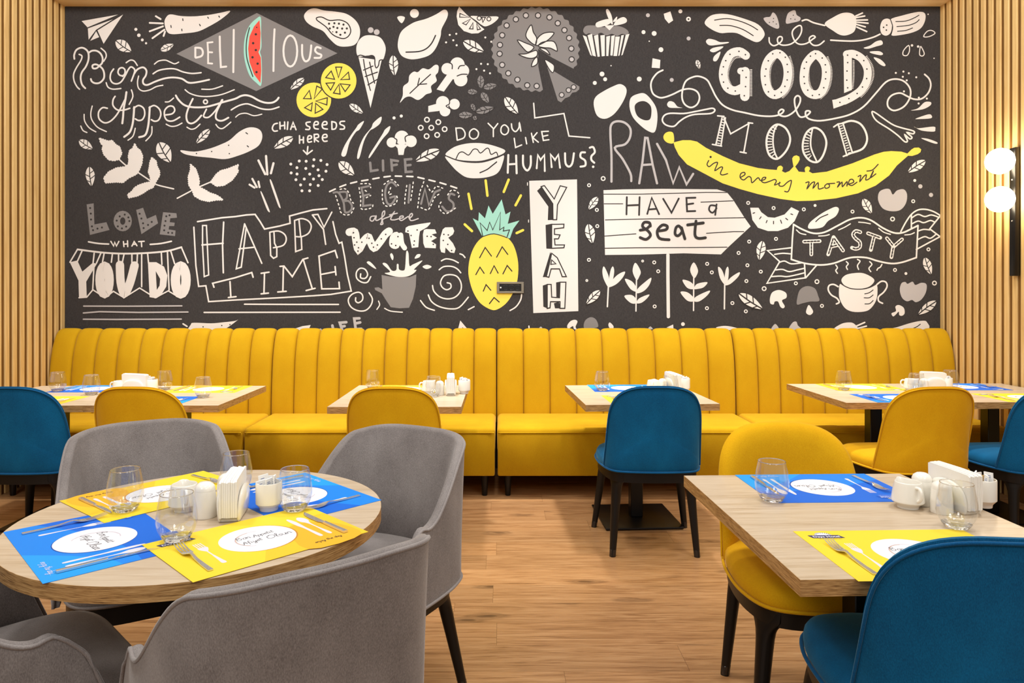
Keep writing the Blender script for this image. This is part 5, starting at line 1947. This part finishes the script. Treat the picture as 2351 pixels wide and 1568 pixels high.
def make_holder():
    """ceramic holder: two rounded cheeks on a foot; napkins stand between them in the y-z plane"""
    t = empty('napkin_holder')
    outl = crom([(-.058, 0), (-.030, -.0), (.030, .0), (.058, .0), (.066, .02), (.062, .055), (.040, .080), (0, .088), (-.040, .080), (-.062, .055), (-.066, .02)], True, 3)
    outl = [(y, max(z, 0)) for y, z in outl]
    for s in (-1, 1):
        b = MB()
        cy, cz = 0, .04
        rings = []
        for sc_, x in ((.90, .0255), (.97, .0265), (1.0, .029), (1.0, .031), (.95, .034), (.8, .0365), (.4, .038)):
            rings.append([(s * (x - .006 * (1 - z / .09)), cy + (y - cy) * sc_, max(cz + (z - cz) * sc_, 0)) for y, z in outl])
        b.loft(rings)
        b.build('cheek', M['china'], t, 60)
    b = MB()
    b.rbox(-.026, .026, -.058, .058, .0, .009, .003, 2)
    b.build('foot', M['china'], t)
    return t


def make_napkin():
    b = MB()
    pts = [(-.072, .014), (.060, .010), (.068, .016), (.071, .058), (.072, .116), (.066, .1185), (0, .1165), (-.066, .1125), (-.072, .108), (-.074, .06)]
    b.prism(pts, 'x', -.0026, .0026)
    return b.build('paper_napkin', M['papershade'], None, 0)


def make_packet(kind):
    b = MB()
    b.prism([(-.014, 0), (.014, 0), (.015, .03), (.0148, .066), (-.0148, .066), (-.015, .03)], 'y', -.0016, .0016)
    m1 = M['paper'] if kind == 'white' else M['brown']
    for k in range(2):
        for z0, x1 in ((.051, .006), (.0555, .002)):
            b.box(-.009, x1, -.0018 if k else .0016, -.0016 if k else .0018, z0, z0 + .0016, 1)
    return b.build('sugar_packet', [m1, M['inkblue']], None, 0)


JUG, SHAKER, CUP, HOLDER, NAPKIN = make_jug(), make_shaker(), make_cup(), make_holder(), make_napkin()
PACK = {'white': make_packet('white'), 'brown': make_packet('brown')}
ch_used = set()


def jug(x, y, deg, where):
    put(JUG, ch_used, x, y, TZ + .0002, deg, 'white china creamer jug ' + where, 'jug', 'creamer jugs')


def shaker(x, y, where, big=1.0):
    o = put(SHAKER, ch_used, x, y, TZ + .0002, 0, 'white china shaker ' + where, 'shaker', 'salt and pepper shakers')
    o.scale = (big, big, big)


def cup(x, y, where, n=6, br=1):
    put(CUP, ch_used, x, y, TZ + .0002, 0, 'white china cup of sugar packets ' + where, 'cup', 'sugar packet cups')
    for i in range(n):
        a = 2 * PI * i / n + .5
        kind = 'brown' if i < br else 'white'
        r = .014 + .004 * (i % 2)
        o = put(PACK[kind], ch_used, x + r * math.cos(a), y + r * math.sin(a) * .8, TZ + .0215 + .012 * ((i * 7) % 3) / 2, math.degrees(a) * .3 - 20 + 11 * (i % 3),
                ('kraft' if kind == 'brown' else 'white') + ' sugar packet standing in the cup ' + where, 'sugar packet', 'sugar packets in the cup ' + where)
        o.rotation_euler.y = .10 * math.cos(a)
        o.rotation_euler.x = -.08 * math.sin(a)


def napkins(x, y, deg, where, n=8):
    put(HOLDER, ch_used, x, y, TZ + .0002, deg, 'white china napkin holder ' + where, 'napkin holder', 'napkin holders')
    a = math.radians(deg)
    for i in range(n):
        u = (i - (n - 1) / 2) * (.0435 / n)
        o = put(NAPKIN, ch_used, x + u * math.cos(a), y + u * math.sin(a), TZ + .0002, deg + (i - (n - 1) / 2) * .25,
                'white paper napkin standing in the holder ' + where, 'napkin', 'napkins in the holder ' + where)
        o.scale = (.0435 / n / .0054, 1.0 - .008 * ((i * 3) % 4), 1.0 + .010 * ((i * 5) % 3))


# round table
jug(-.905, 2.020, -60, 'behind the front glass on the round table')
shaker(-.822, 1.962, 'left of the napkin holder on the round table', 1.14)
shaker(-.800, 2.065, 'behind the other shaker on the round table', 1.1)
napkins(-.746, 1.972, 9, 'on the round table')
cup(-.664, 2.022, 'on the round table', 6, 0)
# near square table
jug(1.178, 2.045, -84, 'at the edge of the blue mat on the near square table')
shaker(1.236, 2.075, 'behind the creamer on the near square table', 1.1)
shaker(1.246, 1.998, 'seen through the glass on the near square table', 1.05)
napkins(1.306, 2.035, 13, 'on the near square table', 10)
cup(1.400, 2.055, 'at the right edge of the near square table', 6, 1)
# bench tables
jug(-2.320, 4.30, 180, 'on the left bench tables')
napkins(-2.225, 4.30, 90, 'on the left bench tables', 7)
cup(-2.145, 4.335, 'on the left bench tables', 5, 1)
jug(-.440, 4.300, 200, 'on the table below the pineapple')
shaker(-.366, 4.230, 'on the table below the pineapple')
napkins(-.302, 4.255, 4, 'on the table below the pineapple', 7)
cup(-.222, 4.287, 'on the table below the pineapple', 5, 0)
jug(.935, 4.330, 250, 'on the table behind the middle blue chair')
shaker(.992, 4.335, 'on the table behind the middle blue chair')
napkins(1.058, 4.350, 12, 'on the table behind the middle blue chair', 7)
cup(1.135, 4.380, 'on the table behind the middle blue chair', 5, 0)
jug(2.555, 4.400, 160, 'on the right bench tables')
shaker(2.600, 4.345, 'on the right bench tables')
napkins(2.690, 4.400, 90, 'on the right bench tables', 7)
cup(2.775, 4.405, 'on the right bench tables', 5, 0)
